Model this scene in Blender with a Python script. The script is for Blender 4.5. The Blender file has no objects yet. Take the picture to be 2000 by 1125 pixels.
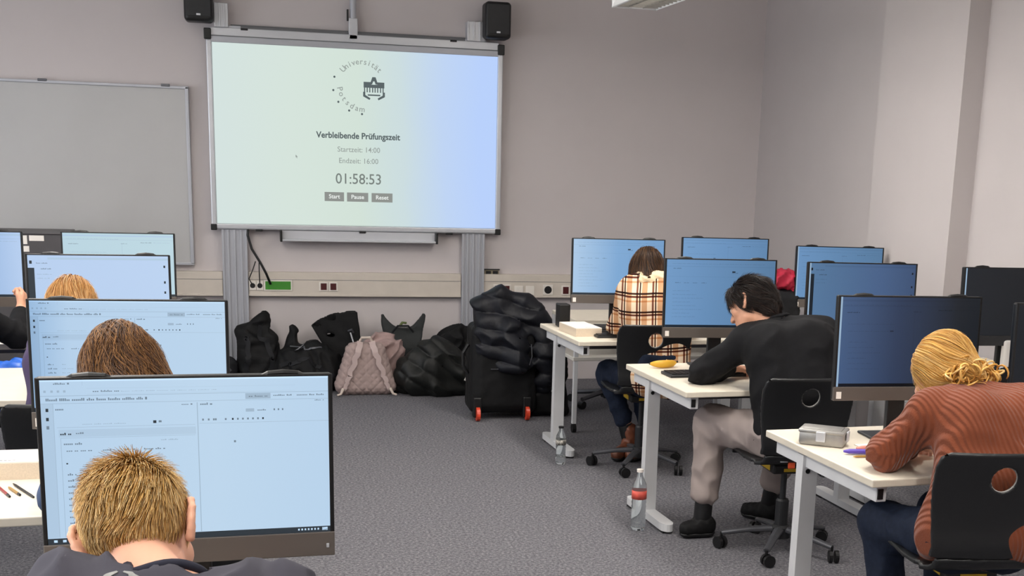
import bpy, bmesh, math, random
import numpy as np
from mathutils import Vector, Matrix, Euler
random.seed(7); np.random.seed(7)
scn = bpy.context.scene
PI = math.pi
# ------------------------------------------------------------------ camera
cam_d = bpy.data.cameras.new('camera'); cam = bpy.data.objects.new('camera', cam_d)
scn.collection.objects.link(cam); scn.camera = cam
FOC, PITCH, ROLL, YAW, CAMZ, SX, SY = 2460.9, 0.22112, 0.03282, 0.25413, 1.7321, 132.0, 306.5
cam_d.sensor_width = 36.0; cam_d.lens = FOC/2000*36.0
cam_d.shift_x = -SX/2000; cam_d.shift_y = SY/2000
cam_d.clip_start = 0.05; cam_d.clip_end = 60
cy_, sy_ = math.cos(YAW), math.sin(YAW); cp_, sp_ = math.cos(PITCH), math.sin(PITCH)
fw = Vector((sy_*cp_, cy_*cp_, -sp_)); rt = Vector((cy_, -sy_, 0)); up = rt.cross(fw)
r2 = rt*math.cos(ROLL)+up*math.sin(ROLL); u2 = -rt*math.sin(ROLL)+up*math.cos(ROLL)
cam.matrix_world = Matrix(((r2.x,u2.x,-fw.x,0),(r2.y,u2.y,-fw.y,0),(r2.z,u2.z,-fw.z,CAMZ),(0,0,0,1)))
# ------------------------------------------------------------------ view, world, lights
vs = scn.view_settings; vs.view_transform = 'Standard'; vs.look = 'None'; vs.gamma = 1.0; vs.use_curve_mapping = False
vs.exposure = 0.0
w = bpy.data.worlds.new('world'); scn.world = w; w.use_nodes = True
w.node_tree.nodes['Background'].inputs[0].default_value = (0.75,0.85,1,1)
w.node_tree.nodes['Background'].inputs[1].default_value = 0.6
try:
    scn.cycles.max_bounces = 8; scn.cycles.diffuse_bounces = 5
except Exception: pass
def area(name, loc, rot, sx, sy, power, col, parent=None, spread=PI):
    l = bpy.data.lights.new(name, 'AREA'); l.shape = 'RECTANGLE'; l.size = sx; l.size_y = sy
    l.energy = power; l.color = col; l.spread = spread
    o = bpy.data.objects.new(name, l); scn.collection.objects.link(o); o.location = loc; o.rotation_euler = rot
    if parent: o.parent = parent
    return o
DAY = (0.92, 0.95, 1.0)
for yy in (1.0, 4.2, 7.4):          # daylight through the three windows of the left wall
    area('window_daylight', (-3.42, yy, 1.75), (0, -PI/2, 0), 1.7, 2.0, 46, DAY)
LAMP_W = 30; LAMP_C = (1.0, 0.955, 0.90)
# ------------------------------------------------------------------ helpers: colour, material
def srgb(h):
    h = h.lstrip('#'); c = [int(h[i:i+2],16)/255 for i in (0,2,4)]
    return tuple(x/12.92 if x <= .04045 else ((x+.055)/1.055)**2.4 for x in c)
def mat(name, hexa, rough=.6, metal=0., noise=None, bump=None, hex2=None, spec=.5, trans=0, emis=None, sheen=0, alpha=None):
    m = bpy.data.materials.new(name); m.use_nodes = True; nt = m.node_tree; b = nt.nodes['Principled BSDF']
    c = srgb(hexa); b.inputs['Base Color'].default_value = (*c,1); b.inputs['Roughness'].default_value = rough
    b.inputs['Metallic'].default_value = metal; b.inputs['Specular IOR Level'].default_value = spec
    b.inputs['Transmission Weight'].default_value = trans
    if sheen: b.inputs['Sheen Weight'].default_value = sheen
    if emis: b.inputs['Emission Color'].default_value = (*srgb(emis[0]),1); b.inputs['Emission Strength'].default_value = emis[1]
    tc = nt.nodes.new('ShaderNodeTexCoord')
    if noise:
        n = nt.nodes.new('ShaderNodeTexNoise'); n.inputs['Scale'].default_value = noise[0]; n.inputs['Detail'].default_value = 4
        nt.links.new(tc.outputs['Object'], n.inputs['Vector'])
        r = nt.nodes.new('ShaderNodeValToRGB'); k = noise[1]
        c2 = srgb(hex2) if hex2 else tuple(x*(1-k) for x in c); c1 = c if hex2 else tuple(min(1,x*(1+k)) for x in c)
        r.color_ramp.elements[0].position = .35; r.color_ramp.elements[1].position = .65
        r.color_ramp.elements[0].color = (*c2,1); r.color_ramp.elements[1].color = (*c1,1)
        nt.links.new(n.outputs['Fac'], r.inputs['Fac']); nt.links.new(r.outputs['Color'], b.inputs['Base Color'])
    if bump:
        n = nt.nodes.new('ShaderNodeTexNoise'); n.inputs['Scale'].default_value = bump[0]; n.inputs['Detail'].default_value = 5
        nt.links.new(tc.outputs['Object'], n.inputs['Vector'])
        bp = nt.nodes.new('ShaderNodeBump'); bp.inputs['Strength'].default_value = bump[1]; bp.inputs['Distance'].default_value = bump[2] if len(bump)>2 else .01
        nt.links.new(n.outputs['Fac'], bp.inputs['Height']); nt.links.new(bp.outputs['Normal'], b.inputs['Normal'])
    return m
def emat(name, hexa, s=1.0):
    m = bpy.data.materials.new(name); m.use_nodes = True; nt = m.node_tree; nt.nodes.clear()
    e = nt.nodes.new('ShaderNodeEmission'); o = nt.nodes.new('ShaderNodeOutputMaterial')
    e.inputs[0].default_value = (*srgb(hexa),1); e.inputs[1].default_value = s
    nt.links.new(e.outputs[0], o.inputs[0]); return m
def hair_mat(name, stops, rough=.42):
    m = mat(name, stops[0], rough, spec=.35); nt = m.node_tree; b = nt.nodes['Principled BSDF']
    g = nt.nodes.new('ShaderNodeNewGeometry'); r = nt.nodes.new('ShaderNodeValToRGB')
    els = r.color_ramp.elements
    while len(els) < len(stops): els.new(.5)
    for i, s in enumerate(stops): els[i].position = i/(len(stops)-1); els[i].color = (*srgb(s),1)
    nt.links.new(g.outputs['Random Per Island'], r.inputs['Fac']); nt.links.new(r.outputs['Color'], b.inputs['Base Color'])
    return m
# ------------------------------------------------------------------ helpers: objects
def link(o, parent=None):
    scn.collection.objects.link(o)
    if parent is not None: o.parent = parent
    return o
def tag(o, label=None, cat=None, group=None, kind=None):
    if label: o['label'] = label
    if cat: o['category'] = cat
    if group: o['group'] = group
    if kind: o['kind'] = kind
    return o
def thing(name, label, cat, loc=(0,0,0), rz=0, group=None):
    o = bpy.data.objects.new(name, None); o.empty_display_size = .1; link(o); o.location = loc; o.rotation_euler = (0,0,rz)
    return tag(o, label, cat, group)
def setparent(o, parent):
    o.parent = parent
class MB:
    def __init__(s): s.v = []; s.f = []
    def add(s, vs_, fs):
        n = len(s.v); s.v += [tuple(v) for v in vs_]; s.f += [tuple(i+n for i in f) for f in fs]; return s
    def box(s, x0,x1,y0,y1,z0,z1, R=None, c=None, bev=0):
        bm = bmesh.new(); bmesh.ops.create_cube(bm, size=1)
        for v in bm.verts: v.co = Vector(((x0+x1)/2+v.co.x*(x1-x0), (y0+y1)/2+v.co.y*(y1-y0), (z0+z1)/2+v.co.z*(z1-z0)))
        if bev: bmesh.ops.bevel(bm, geom=bm.edges[:], offset=bev, segments=2, affect='EDGES', profile=.5)
        bm.verts.index_update()
        vs_ = [v.co.copy() for v in bm.verts]
        if R is not None:
            cc = Vector(c or (0,0,0)); vs_ = [R @ (v-cc) + cc for v in vs_]
        s.add(vs_, [[v.index for v in f.verts] for f in bm.faces]); bm.free(); return s
    def tube(s, pts, r, seg=10, cap=True, squash=1.0):
        pts = [Vector(p) for p in pts]; rs = r if isinstance(r,(list,tuple)) else [r]*len(pts)
        vs_ = []; prev = None
        for i, p in enumerate(pts):
            t = (pts[min(i+1,len(pts)-1)]-pts[max(i-1,0)]).normalized()
            a = prev if prev is not None else (Vector((0,0,1)) if abs(t.z) < .9 else Vector((1,0,0)))
            nrm = (a - t*a.dot(t)).normalized(); prev = nrm; bi = t.cross(nrm)
            for k in range(seg):
                an = 2*PI*k/seg; vs_.append(p + (nrm*math.cos(an)*squash + bi*math.sin(an))*rs[i])
        fs = [[i*seg+k, i*seg+(k+1)%seg, (i+1)*seg+(k+1)%seg, (i+1)*seg+k] for i in range(len(pts)-1) for k in range(seg)]
        if cap: fs += [list(range(seg))[::-1], [(len(pts)-1)*seg+k for k in range(seg)]]
        return s.add(vs_, fs)
    def lathe(s, prof, c=(0,0,0), seg=24):
        vs_ = []; n = len(prof)
        for k in range(seg):
            a = 2*PI*k/seg
            for r, z in prof: vs_.append((c[0]+r*math.cos(a), c[1]+r*math.sin(a), c[2]+z))
        fs = [[k*n+i, ((k+1)%seg)*n+i, ((k+1)%seg)*n+i+1, k*n+i+1] for k in range(seg) for i in range(n-1)]
        return s.add(vs_, fs)
    def prism(s, outline, a0, a1, axis='y'):
        n = len(outline); 
        def P(u, v, a): return (u, a, v) if axis == 'y' else ((u, v, a) if axis == 'z' else (a, u, v))
        vs_ = [P(u,v,a0) for u,v in outline]+[P(u,v,a1) for u,v in outline]
        fs = [list(range(n)), list(range(n,2*n))[::-1]]+[[i,(i+1)%n,(i+1)%n+n,i+n][::-1] for i in range(n)]
        return s.add(vs_, fs)
    def mesh(s, name, m, smooth=False):
        me = bpy.data.meshes.new(name); me.from_pydata(s.v, [], s.f); me.update()
        bm = bmesh.new(); bm.from_mesh(me); bmesh.ops.recalc_face_normals(bm, faces=bm.faces); bm.to_mesh(me); bm.free()
        me.materials.append(m)
        if smooth:
            me.polygons.foreach_set('use_smooth', [True]*len(me.polygons)); 
        return me
    def build(s, name, m, parent=None, smooth=False, ang=None):
        o = bpy.data.objects.new(name, s.mesh(name, m, smooth or ang is not None)); link(o, parent)
        if ang is not None: o.data.set_sharp_from_angle(angle=math.radians(ang))
        return o
def copy_tree(o, parent=None):
    c = o.copy(); scn.collection.objects.link(c); c.parent = parent
    for ch in [x for x in scn.objects if x.parent == o]: copy_tree(ch, c)
    return c
def text(name, s, size, m, parent=None, loc=(0,0,0), R=None, ext=.0006, align='CENTER', bold=0.0, sx=1.0):
    cu = bpy.data.curves.new(name, 'FONT'); cu.body = s; cu.size = size; cu.extrude = ext; cu.align_x = align; cu.align_y = 'CENTER'; cu.offset = bold
    cu.resolution_u = 3
    t = bpy.data.objects.new(name, cu); scn.collection.objects.link(t)
    dg = bpy.context.evaluated_depsgraph_get(); me = bpy.data.meshes.new_from_object(t.evaluated_get(dg)); bpy.data.objects.remove(t); bpy.data.curves.remove(cu)
    me.transform(Matrix.Diagonal((sx,1,1,1)))
    if R is not None: me.transform(R.to_4x4() if len(R)==3 else R)
    me.transform(Matrix.Translation(loc)); me.materials.clear(); me.materials.append(m); me.name = name
    o = bpy.data.objects.new(name, me); link(o, parent); return o
RX90 = Matrix.Rotation(PI/2, 3, 'X')      # text upright, read from -y
# ------------------------------------------------------------------ helpers: signed distance modelling
def V(*a): return np.array(a, float)
def smin(a, b, k):
    h = np.clip(.5+.5*(b-a)/k, 0, 1); return b*(1-h)+a*h - k*h*(1-h)
class SD:
    def __init__(s, k=.03): s.k = k; s.p = []; s.post = []; s.subs = []
    def cap(s, a, b, ra, rb=None, k=None):
        a = V(*a); b = V(*b); rb = ra if rb is None else rb; ba = b-a; L = max(ba@ba, 1e-9)
        def f(p):
            t = np.clip((p-a)@ba/L, 0, 1); return np.linalg.norm(p-a-t[:,None]*ba, axis=1)-(ra+(rb-ra)*t)
        s.p.append((f, k or s.k)); return s
    def ell(s, c, r, R=None, k=None, sub=False):
        c = V(*c); r = V(*r); M = np.eye(3) if R is None else np.array(R)   # rows: local axes
        def f(p):
            q = (p-c)@M.T; k0 = np.linalg.norm(q/r, axis=1); k1 = np.linalg.norm(q/(r*r), axis=1)+1e-9
            return k0*(k0-1)/k1
        (s.subs if sub else s.p).append((f, k or s.k)); return s
    def box(s, c, h, rd=.02, R=None, k=None, taper=None, sub=False):
        c = V(*c); h = V(*h)-rd; M = np.eye(3) if R is None else np.array(R)
        def f(p):
            q = (p-c)@M.T
            hh = h if taper is None else np.stack([h[0]*(1-taper[0]*np.clip(q[:,2]/h[2],-1,1)), h[1]*(1-taper[1]*np.clip(q[:,2]/h[2],-1,1)), np.full(len(q),h[2])],1)
            d = np.abs(q)-hh
            return np.linalg.norm(np.maximum(d,0),axis=1)+np.minimum(d.max(1),0)-rd
        (s.subs if sub else s.p).append((f, k or s.k)); return s
    def __call__(s, p):
        d = s.p[0][0](p)
        for f, k in s.p[1:]: d = smin(d, f(p), k)
        for f, k in s.subs: d = -smin(-d, f(p), k)
        for g in s.post: d = g(p, d)
        return d
def cut(n, o, k=.004):       # keep the side where (p-o).n < 0
    n = V(*n)/np.linalg.norm(n); o = V(*o)
    return lambda p, d: -smin(-d, -((p-o)@n), k)
def cut_along(fn): return lambda p, d: np.maximum(d, fn(p))
_rng = np.random.RandomState(3)
_dirs = [_rng.normal(size=(8,3)) for _ in range(8)]
def wob(p, scale, seed=0):
    D = _dirs[seed % 8]; q = p*scale
    w0 = np.sin(q@D[0]+1.3*np.sin(q@D[1]*.7+seed))
    w1 = np.sin(q@D[2]*1.7+1.5*np.sin(q@D[3]*.9+2*seed)+1.)
    w2 = np.sin(q@D[4]*2.9+1.2*np.sin(q@D[5]*1.9)+2.)
    return (w0+.6*w1+.35*w2)/1.95
def folds(amp, scale, seed=0, w=None, sharp=True):
    def g(p, d):
        n = wob(p, scale, seed); 
        if sharp: n = 1-2*np.abs(n)
        a = amp if w is None else amp*w(p)
        return d - a*n
    return g
def near(c, r): 
    c = V(*c); return lambda p: np.exp(-np.sum((p-c)**2,1)/(r*r))
def sdf_mesh(name, f, lo, hi, h, m, parent=None, smooth=True, mats=None):
    f0 = f
    def f(p):
        return np.concatenate([f0(p[i:i+100000]) for i in range(0,len(p),100000)]) if len(p) > 100000 else f0(p)
    lo = V(*lo); hi = V(*hi); B = 4; nc = np.ceil((hi-lo)/(h*B)).astype(int)
    ii = np.indices(nc).reshape(3,-1).T
    d = f(lo+(ii+.5)*h*B); act = np.abs(d) < h*B*1.15
    A = ii[act]; n = nc*B+1
    k = np.indices((B+1,)*3).reshape(3,-1).T
    mask = np.zeros(n, bool)
    for kk in k: q = A*B+kk; mask[q[:,0],q[:,1],q[:,2]] = True
    idx = np.argwhere(mask); val = np.full(n, 9., np.float32); val[mask] = f(lo+idx*h)
    k = np.indices((B,)*3).reshape(3,-1).T
    cells = (A[:,None,:]*B+k[None]).reshape(-1,3)
    off = np.array([[a,b,c] for a in (0,1) for b in (0,1) for c in (0,1)])
    cv = np.stack([val[cells[:,0]+o[0],cells[:,1]+o[1],cells[:,2]+o[2]] for o in off],1)
    ns = (cv<0).sum(1); sel = (ns>0)&(ns<8); cells = cells[sel]; cv = cv[sel]
    if len(cells) == 0: raise ValueError('empty sdf '+name)
    E = [(a,b) for a in range(8) for b in range(a+1,8) if np.abs(off[a]-off[b]).sum()==1]
    acc = np.zeros((len(cells),3)); cnt = np.zeros(len(cells))
    for a,b in E:
        x = (cv[:,a]<0) != (cv[:,b]<0); t = np.where(x, cv[:,a]/(cv[:,a]-cv[:,b]+1e-12), 0)[:,None]
        acc += np.where(x[:,None], off[a]+t*(off[b]-off[a]), 0); cnt += x
    P = lo+(cells+acc/cnt[:,None])*h
    for _ in range(2):
        d0 = f(P); e = h*.35
        g = np.stack([f(P+V(e,0,0))-f(P-V(e,0,0)), f(P+V(0,e,0))-f(P-V(0,e,0)), f(P+V(0,0,e))-f(P-V(0,0,e))],1)/(2*e)
        st = d0[:,None]*g/np.maximum((g*g).sum(1),.25)[:,None]; l = np.linalg.norm(st,axis=1); st *= np.minimum(1, h*.5/np.maximum(l,1e-9))[:,None]
        P = P-st
    ci = np.full(n, -1, np.int32); ci[cells[:,0],cells[:,1],cells[:,2]] = np.arange(len(cells))
    quads = []
    for ax in range(3):
        sl0 = [slice(None)]*3; sl1 = [slice(None)]*3; sl0[ax] = slice(0,-1); sl1[ax] = slice(1,None)
        a = val[tuple(sl0)]; b = val[tuple(sl1)]; mk = mask[tuple(sl0)]&mask[tuple(sl1)]&((a<0)!=(b<0))
        e = np.argwhere(mk); o1 = (ax+1)%3; o2 = (ax+2)%3
        e = e[(e[:,o1]>0)&(e[:,o2]>0)]
        flip = a[e[:,0],e[:,1],e[:,2]] < 0
        def c(d1,d2):
            q = e.copy(); q[:,o1] -= d1; q[:,o2] -= d2; return ci[q[:,0],q[:,1],q[:,2]]
        q = np.stack([c(0,0),c(1,0),c(1,1),c(0,1)],1); q[~flip] = q[~flip][:,::-1]
        quads.append(q[(q>=0).all(1)])
    Q = np.concatenate(quads)
    me = bpy.data.meshes.new(name); me.from_pydata(P.tolist(), [], Q.tolist()); me.update()
    if smooth: me.polygons.foreach_set('use_smooth', [True]*len(me.polygons))
    for mm in (mats or [m]): me.materials.append(mm)
    o = bpy.data.objects.new(name, me); link(o, parent); return o
def grad(f, P, e=.004):
    g = np.stack([f(P+V(e,0,0))-f(P-V(e,0,0)), f(P+V(0,e,0))-f(P-V(0,e,0)), f(P+V(0,0,e))-f(P-V(0,0,e))],1)/(2*e)
    return g/np.maximum(np.linalg.norm(g,axis=1),1e-6)[:,None]
def onto(f, P, off=0., it=4):
    P = np.array(P, float)
    for _ in range(it):
        d = f(P)-off; P = P-np.clip(d,-.03,.03)[:,None]*grad(f,P)
    return P
def strands(f, roots, flow, nst, step, off, width):
    """roots Nx3 -> N polylines grown over the surface f; off: array(nst+1) or (N,nst+1) heights"""
    P = roots.copy(); out = [P.copy()]; vel = None
    for i in range(nst):
        n = grad(f,P); t = flow(P, i); t = t-(t*n).sum(1)[:,None]*n*.85; t /= np.maximum(np.linalg.norm(t,axis=1),1e-6)[:,None]
        vel = t if vel is None else .5*vel+.5*t
        P = P+vel*(step if np.isscalar(step) else step[:,None]); o = off[i+1] if off.ndim==1 else off[:,i+1]
        n = grad(f,P); P = P-np.clip(f(P)-o,-.02,.02)[:,None]*n; out.append(P.copy())
    L = np.stack(out,1); N = len(L); K = nst+1
    wd = width*np.linspace(1,.25,K)[None,:,None]
    T = np.gradient(L, axis=1); T /= np.maximum(np.linalg.norm(T,axis=2),1e-9)[:,:,None]
    nn = grad(f, L.reshape(-1,3)).reshape(N,K,3); B = np.cross(T,nn); B /= np.maximum(np.linalg.norm(B,axis=2),1e-9)[:,:,None]
    v = np.stack([L-B*wd, L+nn*wd*.8, L+B*wd],2)      # N,K,3,3
    verts = v.reshape(-1,3); base = (np.arange(N)[:,None]*K+np.arange(K-1)[None]).reshape(-1)*3
    F = np.concatenate([np.stack([base+a, base+b, base+3+b, base+3+a],1) for a,b in ((0,1),(1,2),(2,0))])
    return verts, F
def join_mesh(name, objs_data, m, parent=None):
    vs_, fs = [], []; n = 0
    for v, f in objs_data: vs_.append(v); fs.append(f+n); n += len(v)
    me = bpy.data.meshes.new(name); me.from_pydata(np.concatenate(vs_).tolist(), [], np.concatenate(fs).tolist()); me.update()
    me.polygons.foreach_set('use_smooth', [True]*len(me.polygons)); me.materials.append(m)
    o = bpy.data.objects.new(name, me); link(o, parent); return o
def obj_arrays(o):
    me = o.data; v = np.empty(len(me.vertices)*3); me.vertices.foreach_get('co', v)
    return v.reshape(-1,3), np.array([list(p.vertices) for p in me.polygons])
def ribbon(f, pts, width, m, name, parent, off=.002, th=.003, n=24, nrm_axis=None):
    """a strap lying on the surface f, through pts"""
    pts = [Vector(p) for p in pts]; L = []
    seg = len(pts)-1
    for i in range(n+1):
        t = i/n*seg; k = min(int(t), seg-1); L.append(pts[k].lerp(pts[k+1], t-k))
    P = onto(f, [list(p) for p in L], off); N = grad(f,P); T = np.gradient(P,axis=0); B = np.cross(T,N); B /= np.maximum(np.linalg.norm(B,axis=1),1e-9)[:,None]
    ws = width if hasattr(width,'__len__') else [width]*(n+1)
    ws = np.interp(np.linspace(0,1,n+1), np.linspace(0,1,len(ws)), ws)[:,None]
    q = np.stack([P-B*ws/2, P+B*ws/2, P+B*ws/2+N*th, P-B*ws/2+N*th],1).reshape(-1,3)
    fs = [[i*4+a, i*4+(a+1)%4, i*4+4+(a+1)%4, i*4+4+a] for i in range(n) for a in range(4)]+[[3,2,1,0],[n*4,n*4+1,n*4+2,n*4+3]]
    b = MB(); b.add(q.tolist(), fs); return b.build(name, m, parent, ang=50)
# ------------------------------------------------------------------ materials
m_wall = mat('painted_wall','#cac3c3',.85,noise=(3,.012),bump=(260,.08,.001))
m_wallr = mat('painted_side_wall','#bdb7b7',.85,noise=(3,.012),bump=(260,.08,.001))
m_ceil = mat('ceiling_white','#dcdad6',.9,bump=(60,.1))
m_alu = mat('aluminium','#b4b6bd',.42,.25)
m_alul = mat('light_aluminium','#c9cbd0',.35,.35)
m_alud = mat('dark_aluminium','#6e6f72',.5,.3)  # darker grey metal of the lid seams, top groove and rear crossbar
m_black = mat('black_plastic','#0c0c0e',.45)
m_blk2 = mat('charcoal_plastic','#1d1e21',.5,noise=(40,.1))
m_white = mat('white_steel','#d3d4d6',.4,noise=(10,.02))
m_desk = mat('cream_laminate','#dfd6c5',.42,noise=(25,.02))
m_edge = mat('desk_edge','#d9d2c2',.45)
m_duct = mat('duct_cream','#cfc6bb',.55,noise=(8,.03))
m_chin = mat('taupe_plastic','#635c57',.4,.2)
m_grey = mat('grey_metal','#5d5e63',.4,.6)
m_steel = mat('brushed_tin','#a5a39f',.42,.7,noise=(40,.06))
m_paper = mat('paper','#efe8e0',.8)
m_papers = mat('paper_side','#d9c9b4',.8,noise=(200,.06))
m_board = mat('whiteboard_enamel','#b6b6b6',.35,noise=(3,.02))
m_skin = mat('skin','#d9a184',.5,noise=(14,.06),bump=(220,.08,.002),spec=.4)
m_skin2 = mat('fair_skin','#e2ac92',.5,noise=(12,.07),bump=(220,.08,.002),spec=.4)
# carpet
m_carpet = mat('grey_carpet','#6b6a6e',.95,spec=.1)
nt = m_carpet.node_tree; b = nt.nodes['Principled BSDF']; tc = nt.nodes.new('ShaderNodeTexCoord')
n1 = nt.nodes.new('ShaderNodeTexNoise'); n1.inputs['Scale'].default_value = 75; n1.inputs['Detail'].default_value = 6; n1.inputs['Roughness'].default_value = .8
n2 = nt.nodes.new('ShaderNodeTexNoise'); n2.inputs['Scale'].default_value = 1.6; n2.inputs['Detail'].default_value = 3
nt.links.new(tc.outputs['Object'], n1.inputs['Vector']); nt.links.new(tc.outputs['Object'], n2.inputs['Vector'])
cr = nt.nodes.new('ShaderNodeValToRGB'); e = cr.color_ramp.elements
e[0].position = .30; e[0].color = (*srgb('#38383d'),1); e[1].position = .72; e[1].color = (*srgb('#a9a8a8'),1)
x = e.new(.5); x.color = (*srgb('#6d6c71'),1)
nt.links.new(n1.outputs['Fac'], cr.inputs['Fac'])
mx = nt.nodes.new('ShaderNodeMix'); mx.data_type = 'RGBA'; mx.blend_type = 'MULTIPLY'; mx.inputs['Factor'].default_value = 1
cr2 = nt.nodes.new('ShaderNodeValToRGB'); cr2.color_ramp.elements[0].color = (.88,.88,.9,1); cr2.color_ramp.elements[1].color = (1,1,1,1)
nt.links.new(n2.outputs['Fac'], cr2.inputs['Fac']); nt.links.new(cr.outputs['Color'], mx.inputs['A']); nt.links.new(cr2.outputs['Color'], mx.inputs['B'])
nt.links.new(mx.outputs['Result'], b.inputs['Base Color'])
bp = nt.nodes.new('ShaderNodeBump'); bp.inputs['Strength'].default_value = .6; bp.inputs['Distance'].default_value = .004
nt.links.new(n1.outputs['Fac'], bp.inputs['Height']); nt.links.new(bp.outputs['Normal'], b.inputs['Normal'])

# ================================================================== THE ROOM
WY = 9.85; WX = 3.98; LX = -3.5; BY = -1.6; CZ = 3.15
def struct(o): o['kind'] = 'structure'; return o
struct(MB().box(LX-.1,WX+.3,BY-.1,WY+.1,-.1,0).build('floor', m_carpet))
struct(MB().box(LX-.1,WX+.3,BY-.1,WY+.1,CZ,CZ+.1).build('ceiling', m_ceil))
struct(MB().box(LX-.1,WX+.3,WY,WY+.1,0,CZ).build('wall_front', m_wall))
struct(MB().box(WX,WX+.1,BY,WY,0,CZ).build('wall_right', m_wallr))
struct(MB().box(WX-.13,WX,6.57,7.57,0,CZ).build('wall_pillar', m_wallr))
struct(MB().box(LX-.1,WX+.1,BY-.1,BY,0,CZ).build('wall_back', m_wallr))
lw = MB().box(LX-.1,LX,BY,WY,0,.85).box(LX-.1,LX,BY,WY,2.65,CZ)
for a,b2 in ((BY,0.),(2.0,3.2),(5.2,6.4),(8.4,WY)): lw.box(LX-.1,LX,a,b2,.85,2.65)
struct(lw.build('wall_left', m_wallr))
for i, yy in enumerate((1.0,4.2,7.4)):
    wn = struct(MB().box(LX-.07,LX-.03,yy-1,yy-.95,.85,2.65).box(LX-.07,LX-.03,yy+.95,yy+1,.85,2.65).box(LX-.07,LX-.03,yy-1,yy+1,.85,.9).box(LX-.07,LX-.03,yy-1,yy+1,2.6,2.65).box(LX-.07,LX-.03,yy-.03,yy+.03,.85,2.65).build(f'window_{i+1}', m_white))
    MB().box(LX-.052,LX-.048,yy-.96,yy+.96,.88,2.62).build('pane', mat('window_glass','#ffffff',.02,trans=1), wn)

# cable duct along the front wall
duct = thing('cable_duct','cream cable duct running along the front wall with sockets in it','cable duct',(0,WY,.67))
def P_(b, name, m, parent, **k):            # build in world coordinates under a thing placed without rotation
    o = b.build(name, m, parent, **k); o.location = [-c for c in parent.location] if parent.parent is None else (0,0,0); return o
for xa, xb in ((-3.4,-.245),(-.06,1.545),(1.725,3.95)):
    P_(MB().box(xa,xb,WY-.062,WY,.672,.848,bev=.004),'trunking',m_duct,duct); P_(MB().box(xa,xb,WY-.068,WY-.062,.668,.684,bev=.002),'lower_lip',m_duct,duct)
    P_(MB().box(xa,xb,WY-.0635,WY-.061,.79,.793),'lid_seam',m_alud,duct)
m_sred = mat('dark_red_socket','#4a1416',.4); m_sw = mat('white_socket','#e6e0d8',.35); m_green = mat('green_plastic','#3f8a2b',.4)
FY = WY-.062
def sock(x0,x1,z0,z1,m,name='socket',inner=m_black,round_=True):
    o = P_(MB().box(x0,x1,FY-.008,FY,z0,z1,bev=.003),name,m_sw,duct)
    b = MB()
    if round_:
        c = ((x0+x1)/2,(z0+z1)/2); r = min(x1-x0,z1-z0)*.38
        b.prism([(c[0]+r*math.cos(t*PI/10), c[1]+r*math.sin(t*PI/10)) for t in range(20)], FY-.0095, FY-.008)
    else: b.box(x0+.012,x1-.012,FY-.010,FY-.008,z0+.010,z1-.010)
    q = b.build('socket_insert', inner, o); q.location = (0,0,0); return o
sock(-.056,-.006,.712,.782,m_sw,inner=m_black); sock(-.003,.047,.712,.782,m_sw); sock(.050,.26,.708,.79,m_sw,name='green_cover_frame',inner=m_green,round_=False)
for x in (.458,.53): sock(x,x+.068,.708,.778,m_sw,inner=m_sred,round_=False)
for x in (1.80,1.872): sock(x,x+.068,.70,.77,m_sw,inner=m_sred,round_=False)
sock(1.97,2.04,.69,.76,m_sw,inner=m_sw,round_=False); sock(2.06,2.13,.685,.76,m_sw,inner=m_sw,round_=False)
sock(2.20,2.28,.69,.77,m_sw); sock(2.35,2.42,.69,.765,m_sw,inner=m_sred,round_=False)
P_(MB().box(2.065,2.12,FY-.02,FY-.008,.67,.69,bev=.003),'socket_plug',m_black,duct)
wb = thing('wall_outlet','small brass and white double wall outlet above the cable duct, right of the board column','wall outlet',(1.79,WY,.85))
P_(MB().box(1.735,1.85,WY-.03,WY,.822,.882,bev=.004),'outlet_housing',mat('brass_grey','#8f8570',.4,.4),wb)
P_(MB().box(1.745,1.785,WY-.033,WY-.03,.83,.872).box(1.80,1.84,WY-.033,WY-.03,.83,.872),'outlet_opening',m_black,wb)
P_(MB().box(1.73,1.855,WY-.034,WY-.001,.878,.886),'outlet_lip',m_blk2,wb)
# ================================================================== PROJECTION BOARD
BYF = 9.78
bd = thing('interactive_whiteboard','large interactive board showing the countdown, mounted on two aluminium lift columns','interactive whiteboard',(.767,WY,0))
def PB(b,name,m,par=None,**k):
    o = b.build(name,m,par or bd,**k)
    if par is None: o.location = (-.767,-WY,0)
    return o
for (x0,x1) in ((-.235,-.07),(1.555,1.715)):
    b = MB().box(x0,x1,9.782,WY,0,2.6)
    for t in (0,.22,.5,.78,1): 
        xx = x0+(x1-x0)*t; b.box(xx-.008,xx+.008,9.770,9.785,0,2.6 if False else 1.16,bev=.002)
    PB(b,'lift_column',m_alu)
for (x0,x1,zt) in ((-.25,-.155,2.75),(1.565,1.70,2.725)):
    b = MB().box(x0,x1,9.76,WY,2.585,zt,bev=.003)
    for t in (0,.33,.66): b.box(x0+(x1-x0)*t,x0+(x1-x0)*t+.012,9.75,9.77,2.585,zt,bev=.002)
    PB(b,'column_head',m_alul)
PB(MB().box(-.272,1.803,9.782,9.80,1.204,2.484),'backing_panel',m_white)
PB(MB().box(-.312,-.274,9.76,9.80,1.19,2.5,bev=.008),'side_frame',m_alul)
PB(MB().box(1.803,1.842,9.76,9.80,1.19,2.5,bev=.008),'side_frame',m_alul)
PB(MB().box(-.30,1.83,9.755,9.80,1.163,1.203,bev=.01),'bottom_frame',m_alul)
PB(MB().box(-.285,1.83,9.765,9.80,2.482,2.525,bev=.004),'top_frame',m_alu)
PB(MB().box(-.285,1.81,9.775,9.80,2.528,2.585,bev=.004),'top_housing',m_alul)
PB(MB().box(-.285,1.81,9.772,9.79,2.522,2.530),'top_groove',m_alud)
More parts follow.
